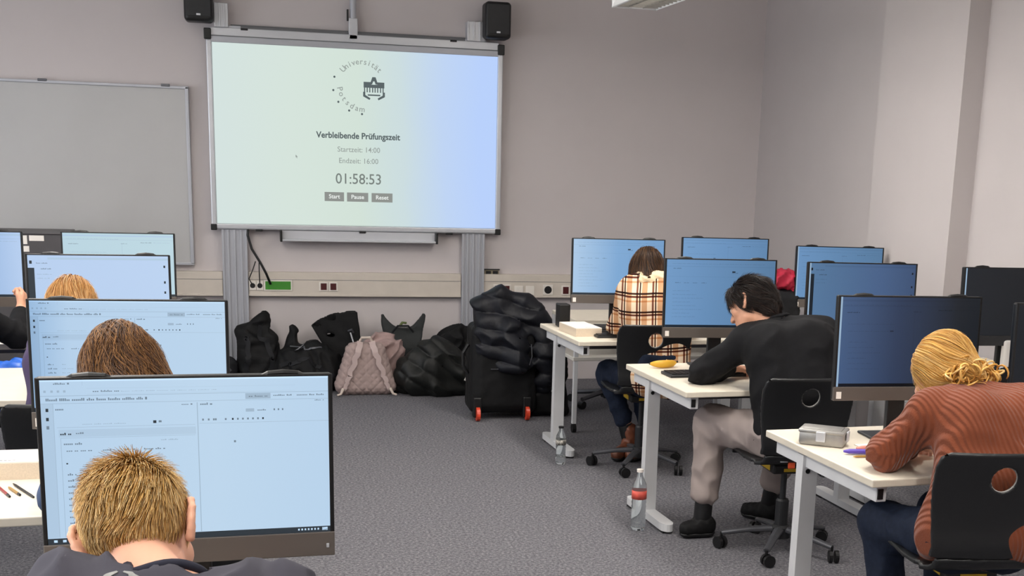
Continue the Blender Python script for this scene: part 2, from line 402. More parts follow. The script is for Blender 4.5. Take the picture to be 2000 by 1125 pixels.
PB(MB().box(-.14,1.56,9.79,WY,2.585,2.60).box(-.14,1.56,9.82,WY,2.60,2.612),'rear_crossbar',m_alud)
for (x,z) in ((-.325,2.50),(1.80,2.495)): PB(MB().box(x,x+.05,9.75,9.80,z,z+.075,bev=.006),'corner_cap',m_black)
for (x,z) in ((-.318,1.155),(1.80,1.155)): PB(MB().box(x,x+.045,9.75,9.80,z,z+.045,bev=.006),'corner_cap',m_black)
for x in (-.07,1.44): PB(MB().box(x,x+.05,9.77,9.79,2.572,2.586,bev=.003),'clip',m_black)
for x in (.0,.76,1.42): PB(MB().box(x,x+.05,9.75,9.79,1.150,1.166,bev=.003),'clip',m_black)
PB(MB().tube([(.727,9.80,2.58),(.727,9.80,CZ)],.024,16),'projector_pole',m_alu)
PB(MB().box(.695,.76,9.775,9.83,2.55,2.70,bev=.006),'pole_clamp',m_alul); PB(MB().box(.682,.695,9.78,9.81,2.68,2.76,bev=.003),'clamp_lever',m_black)
tr = PB(MB().box(.19,1.335,9.70,9.80,1.085,1.10,bev=.004).box(.19,1.335,9.765,9.80,1.095,1.16),'pen_tray',m_alul)
PB(MB().box(.175,.192,9.695,9.80,1.08,1.165,bev=.004),'tray_end',m_black,tr); PB(MB().box(1.333,1.35,9.695,9.80,1.08,1.165,bev=.004),'tray_end',m_black,tr)
# projected picture: pale green to the left, blue to the right
m_proj = bpy.data.materials.new('projected_picture'); m_proj.use_nodes = True; nt = m_proj.node_tree; nt.nodes.clear()
tc = nt.nodes.new('ShaderNodeTexCoord'); sx_ = nt.nodes.new('ShaderNodeSeparateXYZ'); nt.links.new(tc.outputs['Object'], sx_.inputs[0])
mr = nt.nodes.new('ShaderNodeMapRange'); mr.inputs['From Min'].default_value = -.274; mr.inputs['From Max'].default_value = 1.803
nz = nt.nodes.new('ShaderNodeTexNoise'); nz.inputs['Scale'].default_value = 1.2; ad = nt.nodes.new('ShaderNodeMath'); ad.operation = 'MULTIPLY_ADD'; ad.inputs[1].default_value = .12; 
nt.links.new(tc.outputs['Object'], nz.inputs['Vector']); nt.links.new(nz.outputs['Fac'], ad.inputs[0]); nt.links.new(mr.outputs[0], ad.inputs[2])
nt.links.new(sx_.outputs['X'], mr.inputs['Value'])
cr = nt.nodes.new('ShaderNodeValToRGB'); e = cr.color_ramp.elements; e[0].position = .06; e[0].color = (*srgb('#d5e3e0'),1); e[1].position = 1.0; e[1].color = (*srgb('#b9d1fc'),1)
for p, c in ((.32,'#d6e4dc'),(.56,'#d3e2d8'),(.72,'#ccdde0'),(.86,'#c0d5f4')):
    q = e.new(p); q.color = (*srgb(c),1)
nt.links.new(ad.outputs[0], cr.inputs['Fac'])
em = nt.nodes.new('ShaderNodeEmission'); em.inputs[1].default_value = 1.0; ou = nt.nodes.new('ShaderNodeOutputMaterial'); nt.links.new(cr.outputs['Color'], em.inputs[0]); nt.links.new(em.outputs[0], ou.inputs[0])
SCR = PB(MB().box(-.272,1.803,9.779,9.782,1.204,2.484),'projected_image',m_proj)
t_dk = emat('projected_dark_text','#5c6668'); t_md = emat('projected_grey_text','#98a09c'); t_bt = emat('projected_button_grey','#90938f'); t_wh = emat('projected_white','#eef3ef')
TY = 9.7775
def tx(n,s,size,x,z,m,bold=0,sx=1,rot=0):
    R = RX90 @ Matrix.Rotation(rot,3,'Z'); return text(n,s,size,m,SCR,(x,TY,z),R,bold=bold,sx=sx)
tx('heading_text','Verbleibende Prüfungszeit',.062,.760,1.863,t_dk,.0016,.94)
tx('start_time_text','Startzeit: 14:00',.054,.762,1.763,t_md,.0002,.96)
tx('end_time_text','Endzeit: 16:00',.054,.760,1.681,t_md,.0002,.96)
tx('countdown_text','01:58:53',.108,.760,1.547,emat('projected_clock_grey','#7c8480'),.0006,.93)
for s, x0, x1 in (('Start',.507,.650),('Pause',.672,.830),('Reset',.855,1.012)):
    bt = PB(MB().box(x0,x1,TY,TY+.0012,1.383,1.450),'button',t_bt,SCR)
    text('button_text',s,.042,t_wh,bt,((x0+x1)/2,TY-.001,1.417),RX90,bold=.0006)
def arc_text(s, cx, cz, R0, a0, a1, size, inward=False):
    n = len(s)
    for i, ch in enumerate(s):
        a = a0+(a1-a0)*i/(n-1)
        rot = (a-PI/2) if not inward else (a+PI/2)
        tx('logo_letter', ch, size, cx+R0*math.cos(a), cz+R0*math.sin(a), t_md, .0004, 1, rot)
arc_text('Universität', .785, 2.215, .182, math.radians(137), math.radians(44), .058)
arc_text('Potsdam', .80, 2.235, .178, math.radians(192), math.radians(266), .058, True)
for x,z in ((.588,2.282),(.579,2.187),(.615,2.105),(.693,2.046),(.787,2.024)):
    PB(MB().prism([(x+.008*math.cos(t*PI/6),z+.008*math.sin(t*PI/6)) for t in range(12)],TY,TY+.001),'logo_dot',t_dk,SCR)
cb = MB()
cb.box(.80,.952,TY,TY+.001,2.215,2.238).box(.80,.855,TY,TY+.001,2.238,2.256).box(.90,.952,TY,TY+.001,2.238,2.256)
cb.prism([(.846,2.24),(.864,2.292),(.888,2.292),(.906,2.24),(.888,2.24),(.88,2.262),(.87,2.262),(.862,2.24)],TY,TY+.001)
for x in (.803,.822,.841,.862,.880,.899,.92,.939): cb.box(x,x+.008,TY,TY+.001,2.182,2.215)
cb.prism([(.796,2.185),(.812,2.185),(.812,2.163),(.85,2.140),(.843,2.128),(.796,2.152)],TY,TY+.001).prism([(.956,2.185),(.94,2.185),(.94,2.163),(.902,2.140),(.909,2.128),(.956,2.152)],TY,TY+.001)
cb.box(.83,.922,TY,TY+.001,2.158,2.168)
PB(cb,'logo_building',t_dk,SCR)
PB(MB().prism([(.300,1.715),(.316,1.700),(.309,1.699),(.313,1.690),(.309,1.689),(.305,1.698),(.300,1.694)],TY,TY+.001),'mouse_pointer',t_md,SCR)
# loudspeakers
def speaker(x, z0, z1, label):
    t = thing('loudspeaker', label, 'loudspeaker', (x,9.72,z0))
    h = z1-z0; b = SD(.01)
    sdf_mesh('cabinet', SD(.01).box((0,0,h/2),(.098,.085,h/2),.03), (-.12,-.11,-.02),(.12,.11,h+.02), .008, m_black, t)
    g = MB().box(-.082,.082,-.090,-.084,.035,h-.02,bev=.002); g.build('grille', m_blk2, t)
    MB().box(-.014,.014,-.094,-.089,.04,.052).build('badge', m_alul, t)
    MB().box(-.02,.02,.07,.13,h/2-.02,h/2+.02).build('bracket', m_grey, t); return t
speaker(-.352,2.605,2.90,'small black loudspeaker on the wall above the left end of the projection board')
speaker(1.778,2.60,2.865,'small black loudspeaker on the wall above the right end of the projection board')
# black lead from the board down to the duct
cab = MB().tube([(-.052,9.77,1.19),(-.058,9.765,1.12),(-.03,9.76,1.02),(.03,9.75,.92),(.07,9.74,.84),(.10,9.77,.76)],.009,8)
cab.tube([(-.005,9.755,.93),(-.03,9.75,.86),(-.055,9.76,.80),(-.032,9.785,.75)],.004,6).tube([(.02,9.755,.93),(.02,9.75,.84),(.022,9.785,.76)],.004,6)
tag(cab.build('power_cable', m_black, smooth=True),'black cables hanging from the board into the sockets of the duct','cable')
# old whiteboard at left
wt = thing('whiteboard','blank grey-white wall board with thin aluminium frame at the left','whiteboard',(-1.5,WY,.899))
def PW(b,n,m,**k): o = b.build(n,m,wt,**k); o.location = (1.5,-WY,-.899); return o
PW(MB().box(-2.7,-.46,9.80,9.83,.912,2.15),'writing_surface',m_board)
PW(MB().box(-.468,-.444,9.785,WY,.90,2.165,bev=.004).box(-2.72,-2.70,9.785,WY,.90,2.165).box(-2.72,-.444,9.785,WY,2.148,2.168,bev=.004).box(-2.72,-.444,9.785,WY,.893,.912,bev=.004),'frame',m_alu)
for x in (-1.42,-.60): PW(MB().box(x-.03,x+.03,9.78,9.80,2.160,2.178,bev=.003),'hanging_clip',m_grey)
# ================================================================== CEILING LAMPS
def lamp_mb():
    t = thing('pendant_lamp','white louvred fluorescent luminaire hanging at the top of the view, its end in sight','ceiling lamp',(2.14,6.55,2.6),0,'pendant luminaires')
    b = MB()
    for s in (-1,1):
        b.prism([(s*.135,.0),(s*.128,-.004),(s*.10,.075),(s*.107,.079)],-.75,.75)
    b.box(-.105,.105,-.75,.75,.07,.08); b.build('reflector_housing', m_white, t)
    b = MB()
    for k in range(22): b.box(-.125,.125,-.72+k*.068,-.716+k*.068,.0,.03)
    for xx in (-.045,.045): b.box(xx-.002,xx+.002,-.74,.74,.0,.03)
    b.build('louvre', m_steel, t)
    MB().box(-.137,.137,-.76,-.75,-.004,.08,bev=.002).build('end_cap', m_white, t); MB().box(-.137,.137,.75,.76,-.004,.08,bev=.002).build('end_cap', m_white, t)
    for s in (-.5,.5): MB().tube([(0,s,.08),(0,s,CZ-2.6)],.003,6).build('suspension_wire', m_grey, t)
    for xx in (-.045,.045): MB().tube([(xx,-.7,.055),(xx,.7,.055)],.008,8).build('tube', emat('lamp_tube','#fff6e8',6), t)
    area('lamp_light', (0,0,-.012), (0,0,0), .22, 1.4, LAMP_W, LAMP_C, t)
    area('lamp_uplight', (0,0,.10), (PI,0,0), .2, 1.4, LAMP_W*1.15, LAMP_C, t)
    return t
lp = lamp_mb()
for x,y,l in ((2.14,4.0,'middle lamp of the right-hand row of pendant luminaires, above the view'),(2.14,1.4,'rear lamp of the right-hand row of pendant luminaires, above the view'),
              (-.9,6.55,'front lamp of the left-hand row of pendant luminaires, above the view'),(-.9,4.0,'middle lamp of the left-hand row of pendant luminaires, above the view'),(-.9,1.4,'rear lamp of the left-hand row of pendant luminaires, above the view')):
    c = copy_tree(lp); c.location = (x,y,2.6); c['label'] = l
# ================================================================== DESKS
TH = .061
def make_desk(name, W, label, loc, group=None, castor=False):
    t = thing(name, label, 'desk', (loc[0],loc[1],0), TH, group)
    MB().box(0,W,-.8,0,.713,.74,bev=.004).build('desktop', m_desk, t)
    MB().box(.035,.075,-.77,-.03,.655,.713,bev=.003).build('side_rail', m_white, t); MB().box(W-.075,W-.035,-.77,-.03,.655,.713,bev=.003).build('side_rail', m_white, t)
    MB().box(.075,W-.075,-.60,-.55,.665,.712,bev=.003).build('cross_beam', m_grey, t); MB().box(.075,W-.075,-.22,-.17,.665,.712,bev=.003).build('cross_beam', m_grey, t)
    MB().box(.04,.06,-.775,-.770,.665,.70).build('rail_end_cap', m_black, t)
    for x in (.004, W-.104):
        l = MB(); l.prism([(x+.016,.03),(x+.084,.03),(x+.081,.70),(x+.019,.70)], -.275, -.225); lo = l.build('leg', m_white, t)
        MB().lathe([(0,0),(.009,0),(.009,.003),(0,.003)],seg=12).build('bolt', m_black, lo)
        bo = lo.children[0]; bo.data.transform(Matrix.Rotation(PI/2,4,'X')); bo.data.transform(Matrix.Translation((x+.04,-.276,.64)))
        f = MB(); pts = []
        for k in range(9): a = PI*k/8; pts.append((x+.05+.030*math.cos(a), -.045+.045*math.sin(a)))
        for k in range(9): a = PI+PI*k/8; pts.append((x+.05+.033*math.cos(a), -.50+.055*math.sin(a)))
        f.prism(pts, .012, .048, 'z'); f.build('foot', m_white, t)
        MB().box(x+.025,x+.075,-.53,-.47,0,.013).build('glide', m_black, t); MB().box(x+.025,x+.075,-.07,-.02,0,.013).build('glide', m_black, t)
    return t
GD = None
desks = {}
for k, (x, y, W, lab) in {
 'A1': (1.706,7.647,1.22,'far white desk of the right block, with the paper pad, beside the suitcase'),
 'A2': (1.803,6.061,1.20,'white desk with the banana on its left corner, in front of the man in black'),
 'A3': (1.901,4.453,1.22,'nearest white desk at the right, carrying the tin lunch box and pens'),
 'B1': (2.965,7.725,.82,'far white desk against the right wall pillar behind the middle row'),
 'B2': (3.06,6.14,.86,'white desk at the right wall, in the row of the banana desk'),
 'B3': (3.158,4.53,.80,'white desk at the right wall, next to the desk with the tin box'),
 'L1': (-1.70,2.93,1.62,'near desk of the left block under the closest screen'),
 'L2': (-1.72,4.30,1.62,'cream desk at left with paper pad and three pens'),
 'L3': (-1.99,6.03,1.62,'cream desk at left, second table back from the pens, empty at its left part'),
 'L4': (-2.35,7.55,1.75,'far left desk under the black-sleeved arm')}.items():
    desks[k] = make_desk('desk', W, lab, (x,y), 'white exam desks')
m_troll = mat('trolley_white','#d8d4cc',.5)
tt = thing('castor_table','slim-legged white castor table with a lower shelf, closest to the front wall','side table',(1.975,7.80,0),.045)
MB().box(0,1.25,0,.57,.713,.74,bev=.004).build('tabletop', m_desk, tt)
MB().box(-.01,1.24,.0,.56,.475,.50,bev=.004).build('shelf', m_troll, tt)
MB().box(.02,1.23,.015,.035,.665,.713).build('apron', m_grey, tt)
for x,y in ((.012,.018),(1.23,.018),(.012,.545),(1.23,.545)):
    lg = MB().box(x-.014,x+.014,y-.014,y+.014,.06,.713,bev=.003).build('leg', m_white, tt)
    MB().tube([(x-.012,y,.03),(x+.012,y,.03)],.029,16).build('castor', m_black, lg)
# ================================================================== MONITORS
def screen_mat(name, k=1.0, tint=(1,1,1)):
    m = bpy.data.materials.new(name); m.use_nodes = True; nt = m.node_tree; nt.nodes.clear(); L = nt.links.new
    g = nt.nodes.new('ShaderNodeNewGeometry'); vt = nt.nodes.new('ShaderNodeVectorTransform'); vt.vector_type = 'VECTOR'; vt.convert_from = 'WORLD'; vt.convert_to = 'OBJECT'
    L(g.outputs['Incoming'], vt.inputs[0]); s = nt.nodes.new('ShaderNodeSeparateXYZ'); L(vt.outputs[0], s.inputs[0])
    d = nt.nodes.new('ShaderNodeMath'); d.operation = 'DIVIDE'; L(s.outputs['X'], d.inputs[0]); L(s.outputs['Y'], d.inputs[1])
    a = nt.nodes.new('ShaderNodeMath'); a.operation = 'ARCTANGENT'; L(d.outputs[0], a.inputs[0])
    ab = nt.nodes.new('ShaderNodeMath'); ab.operation = 'ABSOLUTE'; L(a.outputs[0], ab.inputs[0])
    mr = nt.nodes.new('ShaderNodeMapRange'); mr.inputs['From Max'].default_value = math.radians(40); L(ab.outputs[0], mr.inputs['Value'])
    r = nt.nodes.new('ShaderNodeValToRGB'); st = [(0,'#bdd6ec'),(9.5,'#b4cfe9'),(12,'#7da7d2'),(16,'#6890bb'),(19.5,'#55799d'),(23,'#465f86'),(26,'#2c3a55'),(28.5,'#1e2229'),(34,'#121417')]
    e = r.color_ramp.elements
    while len(e) < len(st): e.new(.5)
    for i,(deg,c) in enumerate(st): e[i].position = deg/40; cc = srgb(c); e[i].color = (*[x*k*t for x,t in zip(cc,tint)],1)
    L(mr.outputs[0], r.inputs['Fac']); em = nt.nodes.new('ShaderNodeEmission'); L(r.outputs['Color'], em.inputs[0])
    gl = nt.nodes.new('ShaderNodeBsdfGlossy'); gl.inputs['Roughness'].default_value = .45; gl.inputs[0].default_value = (.025,.025,.025,1)
    ads = nt.nodes.new('ShaderNodeAddShader'); L(em.outputs[0], ads.inputs[0]); L(gl.outputs[0], ads.inputs[1])
    o = nt.nodes.new('ShaderNodeOutputMaterial'); L(ads.outputs[0], o.inputs[0]); return m
ms_bg = screen_mat('screen_blue'); ms_green = screen_mat('screen_pale_green',1.0,(1.03,1.03,.90)); ms_vio = screen_mat('screen_pale_blue',1.0,(1.0,.97,1.04))
ms_tx = screen_mat('screen_text',.36); ms_lt = screen_mat('screen_line',.72); ms_dk = screen_mat('screen_dark',.06); ms_pn = screen_mat('screen_panel',.90); ms_hi = screen_mat('screen_highlight',1.25)
m_edgeglow = emat('screen_edge_glow','#a9c4de',.8)
MW, MH = .577, .391
X0s, X1s, ZTs, ZBs = .009, MW-.009, .539, .539-.333
class UI:
    def __init__(s): s.b = {}
    def r(s, kind, u0, v0, u1, v1):
        z1 = ZTs-v0*(ZTs-ZBs); z0 = ZTs-v1*(ZTs-ZBs); x0 = X0s+u0*(X1s-X0s); x1 = X0s+u1*(X1s-X0s)
        lay = {'p':.0002,'l':.0004,'t':.0006,'d':.0006,'h':.0006}[kind]
        y = -lay; s.b.setdefault(kind, MB()).add([(x0,y,z0),(x1,y,z0),(x1,y,z1),(x0,y,z1)], [(0,1,2,3)])
    def words(s, kind, u0, u1, v, h=.012, rnd=None):
        rnd = rnd or random.Random(int(u0*999+v*7777)); u = u0
        while u < u1-.004:
            w = min(rnd.uniform(.012,.045), u1-u); 
            n = max(1,int(w/.0055))
            for i in range(n):
                hh = h*rnd.choice((.62,.62,.62,1.0)); s.r(kind, u+i*w/n, v+h/2-hh, u+i*w/n+w/n*.72, v+h/2)
            u += w+.006
def ui_exam(s):
    s.r('h',0,.0,1,.010); s.r('p',.14,.006,.142,.035); s.words('t',.045,.10,.022,.010); s.r('l',0,.094,1,.097)
    s.r('p',.155,.052,.88,.054); s.r('p',.155,.086,.88,.088)
    for u in (.012,.035,.056,.077): s.r('l',u,.062,u+.008,.075)
    s.words('t',.175,.265,.07,.010); s.words('l',.27,.60,.073,.004)
    s.words('t',.018,.36,.118,.016)
    s.r('l',.70,.10,.79,.135); s.r('p',.702,.103,.788,.132); s.words('t',.712,.78,.118,.010); s.words('t',.80,.87,.115,.009); s.words('t',.885,.985,.115,.010)
    s.r('l',0,.14,1,.1425); s.r('p',0,.143,.04,.96); s.r('l',.04,.143,.0415,.96)
    for v in (.18,.235,.285): s.r('d' if v<.25 else 't',.016,v-.010,.025,v+.010)
    s.words('t',.048,.078,.175,.014); s.words('t',.475,.515,.160,.008); s.words('t',.54,.585,.160,.014); s.words('t',.95,.985,.150,.007)
    s.r('l',.7,.195,.73,.215); s.words('t',.742,.78,.205,.009)
    for u in (.80,.815,.83): s.r('t',u,.198,u+.005,.210)
    for k,u in enumerate((.545,.565,.583,.59,.625,.65,.668,.686,.704,.722,.740,.758)): s.r('d' if k in (5,11) else 't',u,.252,u+.006,.264)
    s.r('l',.535,.28,1,.282); s.r('l',.528,.15,.531,.962)
    s.words('l',.135,.29,.268,.006); s.r('d',.375,.255,.386,.272); s.r('t',.394,.256,.404,.268); s.r('l',.05,.285,.52,.287)
    s.r('p',.055,.30,.522,.345); s.words('d',.06,.098,.325,.014); s.words('t',.112,.145,.322,.010)
    s.r('l',.06,.35,.52,.352); s.r('l',.06,.35,.0615,.96); s.words('t',.07,.132,.385,.014); s.words('l',.40,.46,.375,.008)
    for u in (.078,.125,.20,.27,.34): s.words('t',u,u+(.04 if u<.3 else .075),.428,.010)
    s.r('d',.075,.502,.081,.51)
    for k in range(11):
        v = .572+.0375*k; s.words('t',.078,.078+.03+.018*((k*7)%4)/3,v,.013); s.words('l',.15,.17+.02*((k*5)%3),v,.008)
    s.r('d',0,.965,1,1)
    for k in range(3): s.r('h',.02+.03*k,.975,.032+.03*k,.99)
    for k in range(7): s.r('h',.88+.012*k,.976,.886+.012*k,.988)
    s.r('h',.97,.972,.99,.992); s.r('t',.655,.392,.662,.405)
def ui_light(s):
    s.r('p',0,.03,1,.05); s.words('l',.03,.5,.09,.008); s.words('t',.05,.14,.17,.014); s.words('t',.52,.58,.16,.009); s.words('t',.70,.80,.14,.012); s.words('l',.82,.97,.14,.008)
    s.words('l',.06,.4,.30,.008); s.words('l',.06,.35,.38,.008); s.r('t',.36,.37,.385,.385); s.r('l',0,.10,1,.103); s.r('l',.53,.15,.532,.95)
    for k in range(6): s.words('l',.07,.2+.05*(k%3),.5+.06*k,.009)
    s.r('d',0,.965,1,1)
def ui_page(s):
    s.r('p',.14,.03,1,.055); s.words('t',.06,.14,.10,.012); s.words('t',.09,.17,.17,.016); s.words('l',.06,.17,.24,.010); s.words('l',.06,.15,.29,.010)
    for v in (.12,.32,.45): s.r('d',.965,v,.978,v+.03)
    s.r('d',.012,.07,.03,.11); s.r('d',.0,.16,.045,1); s.r('d',0,.965,1,1)
def ui_menu(s):
    s.words('l',.05,.9,.06,.008); s.r('l',0,.10,1,.103); s.words('t',.06,.14,.13,.012); s.words('t',.60,.66,.19,.012); s.r('l',0,.25,1,.252); s.r('l',.62,.28,.622,.95)
    for u in (.08,.16,.24,.32): s.words('t',u,u+.05,.34,.010)
    for k in range(8): s.words('l',.06,.22+.06*(k%3),.46+.055*k,.009)
    s.r('d',.60,.165,.63,.185); s.r('d',0,.965,1,1)
ui_cache = {}
def make_monitor(x, y, rz, label, ui, bg, zt=1.284, edge=False, logo=False, scale=1.0):
    t = thing('monitor', label, 'monitor', (x,y,.74), rz, None); t.scale = (scale,)*3
    piv = Matrix.Translation((0,0,.3)) @ Matrix.Rotation(math.radians(-2.5),4,'X') @ Matrix.Translation((0,0,-.3))
    key = (ui.__name__ if ui else 'none', bg.name, edge)
    if key in ui_cache:
        for n_, me, par in ui_cache[key]:
            o = bpy.data.objects.new(n_, me); link(o, t if par is None else mk[par])
            if par is None: mk = dict(locals().get('mk') or {}); mk[n_] = o
    else:
        rec = []
        def add(n_, me, par=None):
            me.transform(piv if n_ not in ('stand_neck','base_plate') else Matrix())
            rec.append((n_, me, par)); o = bpy.data.objects.new(n_, me); link(o, t if par is None else mk2[par])
            if par is None: mk2[n_] = o
        mk2 = {}
        z0 = .153; z1 = .544
        add('housing', MB().box(0,MW,.003,.030,z0,z1,bev=.006).box(.05,MW-.05,.028,.055,z0+.03,z1-.06,bev=.012).mesh('housing', m_black))
        add('bezel', MB().box(0,.009,-.001,.006,z0+.047,z1,bev=.002).box(MW-.009,MW,-.001,.006,z0+.047,z1,bev=.002).box(0,MW,-.001,.006,z1-.006,z1,bev=.002).mesh('bezel', m_black))
        add('screen', MB().add([(X0s,0,ZBs),(X1s,0,ZBs),(X1s,0,ZTs),(X0s,0,ZTs)],[(0,1,2,3)]).box(X0s,X1s,.0005,.003,ZBs,ZTs).mesh('screen', bg))
        add('chin', MB().box(0,MW,-.004,.018,z0,z0+.052,bev=.002).mesh('chin', m_chin))
        add('power_button', MB().box(MW-.018,MW-.012,-.006,-.003,z0+.018,z0+.027,bev=.001).mesh('power_button', m_alul), 'chin')
        add('sticker', MB().box(.010,.030,-.0048,-.004,z0+.008,z0+.034).mesh('sticker', m_paper), 'chin')
        for xx in (.10, MW-.10): add('filter_tab', MB().tube([(xx-.045,.006,z1-.004),(xx-.03,.006,z1+.001),(xx,.006,z1+.003),(xx+.03,.006,z1+.001),(xx+.045,.006,z1-.004)],[.003,.006,.007,.006,.003],8).mesh('filter_tab', m_black))
        add('stand_neck', MB().box(MW/2-.035,MW/2+.035,.06,.085,.008,.40,bev=.004).mesh('stand_neck', m_blk2))
        add('base_plate', MB().box(MW/2-.12,MW/2+.12,-.07,.13,.0,.010,bev=.004).mesh('base_plate', m_blk2))
        if edge: add('screen_edge', MB().box(X0s,X0s+.007,-.0012,-.0008,ZBs,ZTs).mesh('screen_edge', m_edgeglow))
        if ui:
            s = UI(); ui(s)
            for kk, mm, nn in (('p',ms_pn,'screen_panels'),('l',ms_lt,'screen_lines'),('t',ms_tx,'screen_text'),('d',ms_dk,'screen_icons'),('h',ms_hi,'screen_highlights')):
                if kk in s.b: add(nn, s.b[kk].mesh(nn, mm), 'screen')
        ui_cache[key] = rec
    if logo:
        text('logo','DELL',.018,m_black,[c for c in t.children if c.name.startswith('chin')][0],(MW/2+.01,-.0045,.153+.026),RX90,ext=.0004,bold=.0006,sx=1.3)
    return t
def ztilt(t, zt): t.location.z += zt-1.284
MON = [ # x y rot label ui bg edge
 (-.428,2.615,.035,'large near monitor behind the blond head of the person in the dark grey T-shirt',ui_exam,ms_bg,False),
 (-.665,4.005,-.03,'monitor in front of the brown-haired person, second from the camera at left',ui_exam,ms_bg,False),
 (-.935,5.69,.03,'monitor beyond the reddish-blond head, with three dark dots at its right edge',ui_page,ms_vio,False),
 (-1.0,7.19,-.006,'pale green-tinted monitor, farthest of the left block, before the blank wall board',ui_light,ms_green,False),
 (-1.757,7.14,.0,'monitor cut by the left border of the photo, above the black-sleeved arm',ui_light,ms_vio,False),
 (1.845,7.43,-.07,'bright blue monitor in front of the person in the plaid shirt',ui_menu,ms_bg,False),
 (1.947,5.93,-.06,'blue monitor left of the dark-haired man in black',ui_menu,ms_bg,False),
 (2.07,4.245,-.045,'dark blue monitor in front of the blonde person in the rust sweater',ui_light,ms_bg,True),
 (2.64,7.72,-.085,'monitor in the back right block, between the plaid person and the red garment',ui_light,ms_bg,False),
 (2.652,5.81,-.08,'dim blue monitor behind the shoulder of the man in black',ui_page,ms_bg,True),
 (3.245,7.30,-.14,'monitor in the back right corner next to the pillar',ui_light,ms_bg,True),
 (3.40,5.61,-.03,'black-looking monitor at the right border above a white cloth',None,ms_bg,True),
 (2.665,4.02,-.05,'monitor at the right border of which only the black edge shows',None,ms_bg,False)]
mons = []
for i,(x,y,rz,lab,ui,bg,ed) in enumerate(MON):
    t = make_monitor(x,y,rz,lab,ui,bg,edge=ed,logo=(i in (0,7,11)),scale=.97 if i==10 else 1.0); t['group'] = 'all-in-one computers on the exam desks'; mons.append(t)
[c for c in mons[11].children if c.name.startswith('chin')][0].data.materials[0] = m_blk2
# ================================================================== CHAIRS
PR = np.array([(.235,.415),(.225,.438),(.17,.452),(.06,.452),(-.06,.448),(-.15,.455),(-.195,.48),(-.215,.53),(-.212,.60),(-.218,.68),(-.235,.76),(-.262,.845)])
def spl(pts, n=60):
    out = []
    P = np.vstack([2*pts[0]-pts[1], pts, 2*pts[-1]-pts[-2]])
    for i in range(1,len(P)-2):
        for t in np.linspace(0,1,6,endpoint=False):
            p0,p1,p2,p3 = P[i-1:i+3]; out.append(.5*((2*p1)+(-p0+p2)*t+(2*p0-5*p1+4*p2-p3)*t*t+(-p0+3*p1-3*p2+p3)*t**3))
    out.append(P[-2]); return np.array(out)
PRs = spl(PR)
def shell(p, part):
    x = np.abs(p[:,0]); yb = p[:,1]-np.where(p[:,2]>.5, .55, .55*np.clip((p[:,2]-.44)/.06,0,1))*x*x
    zz = p[:,2]-np.where((p[:,1]>-.12)&(p[:,2]<.5), .25*x*x, 0)
    q = np.stack([yb,zz],1); best = np.full(len(p),9.)
    for a,b2 in zip(PRs[:-1],PRs[1:]):
        d = b2-a; t = np.clip(((q-a)@d)/(d@d),0,1); best = np.minimum(best, np.linalg.norm(q-a-t[:,None]*d,axis=1))
    wz = np.interp(p[:,2], [.40,.46,.53,.62,.72,.80,.835,.848,.862],[.21,.20,.195,.20,.212,.215,.207,.192,.165]); wy = np.interp(p[:,1],[-.2,-.1,.0,.15,.24],[.17,.205,.215,.21,.17])
    wd = np.where(p[:,2]>.5, wz, wy); d = np.maximum(best-.008, x-wd)
    h = np.sqrt(p[:,0]**2+(p[:,2]-.765)**2)-.042; d = np.maximum(d, np.where(p[:,1]<-.1, -h, -9))
    if part == 'b': d = np.maximum(d, .50-p[:,2])
    else: d = np.maximum(d, p[:,2]-.50)
    return d
m_shell = mat('black_shell','#17181a',.38,noise=(60,.06),bump=(300,.05,.001)); m_shellrim = mat('hole_rim','#8e8c88',.4)
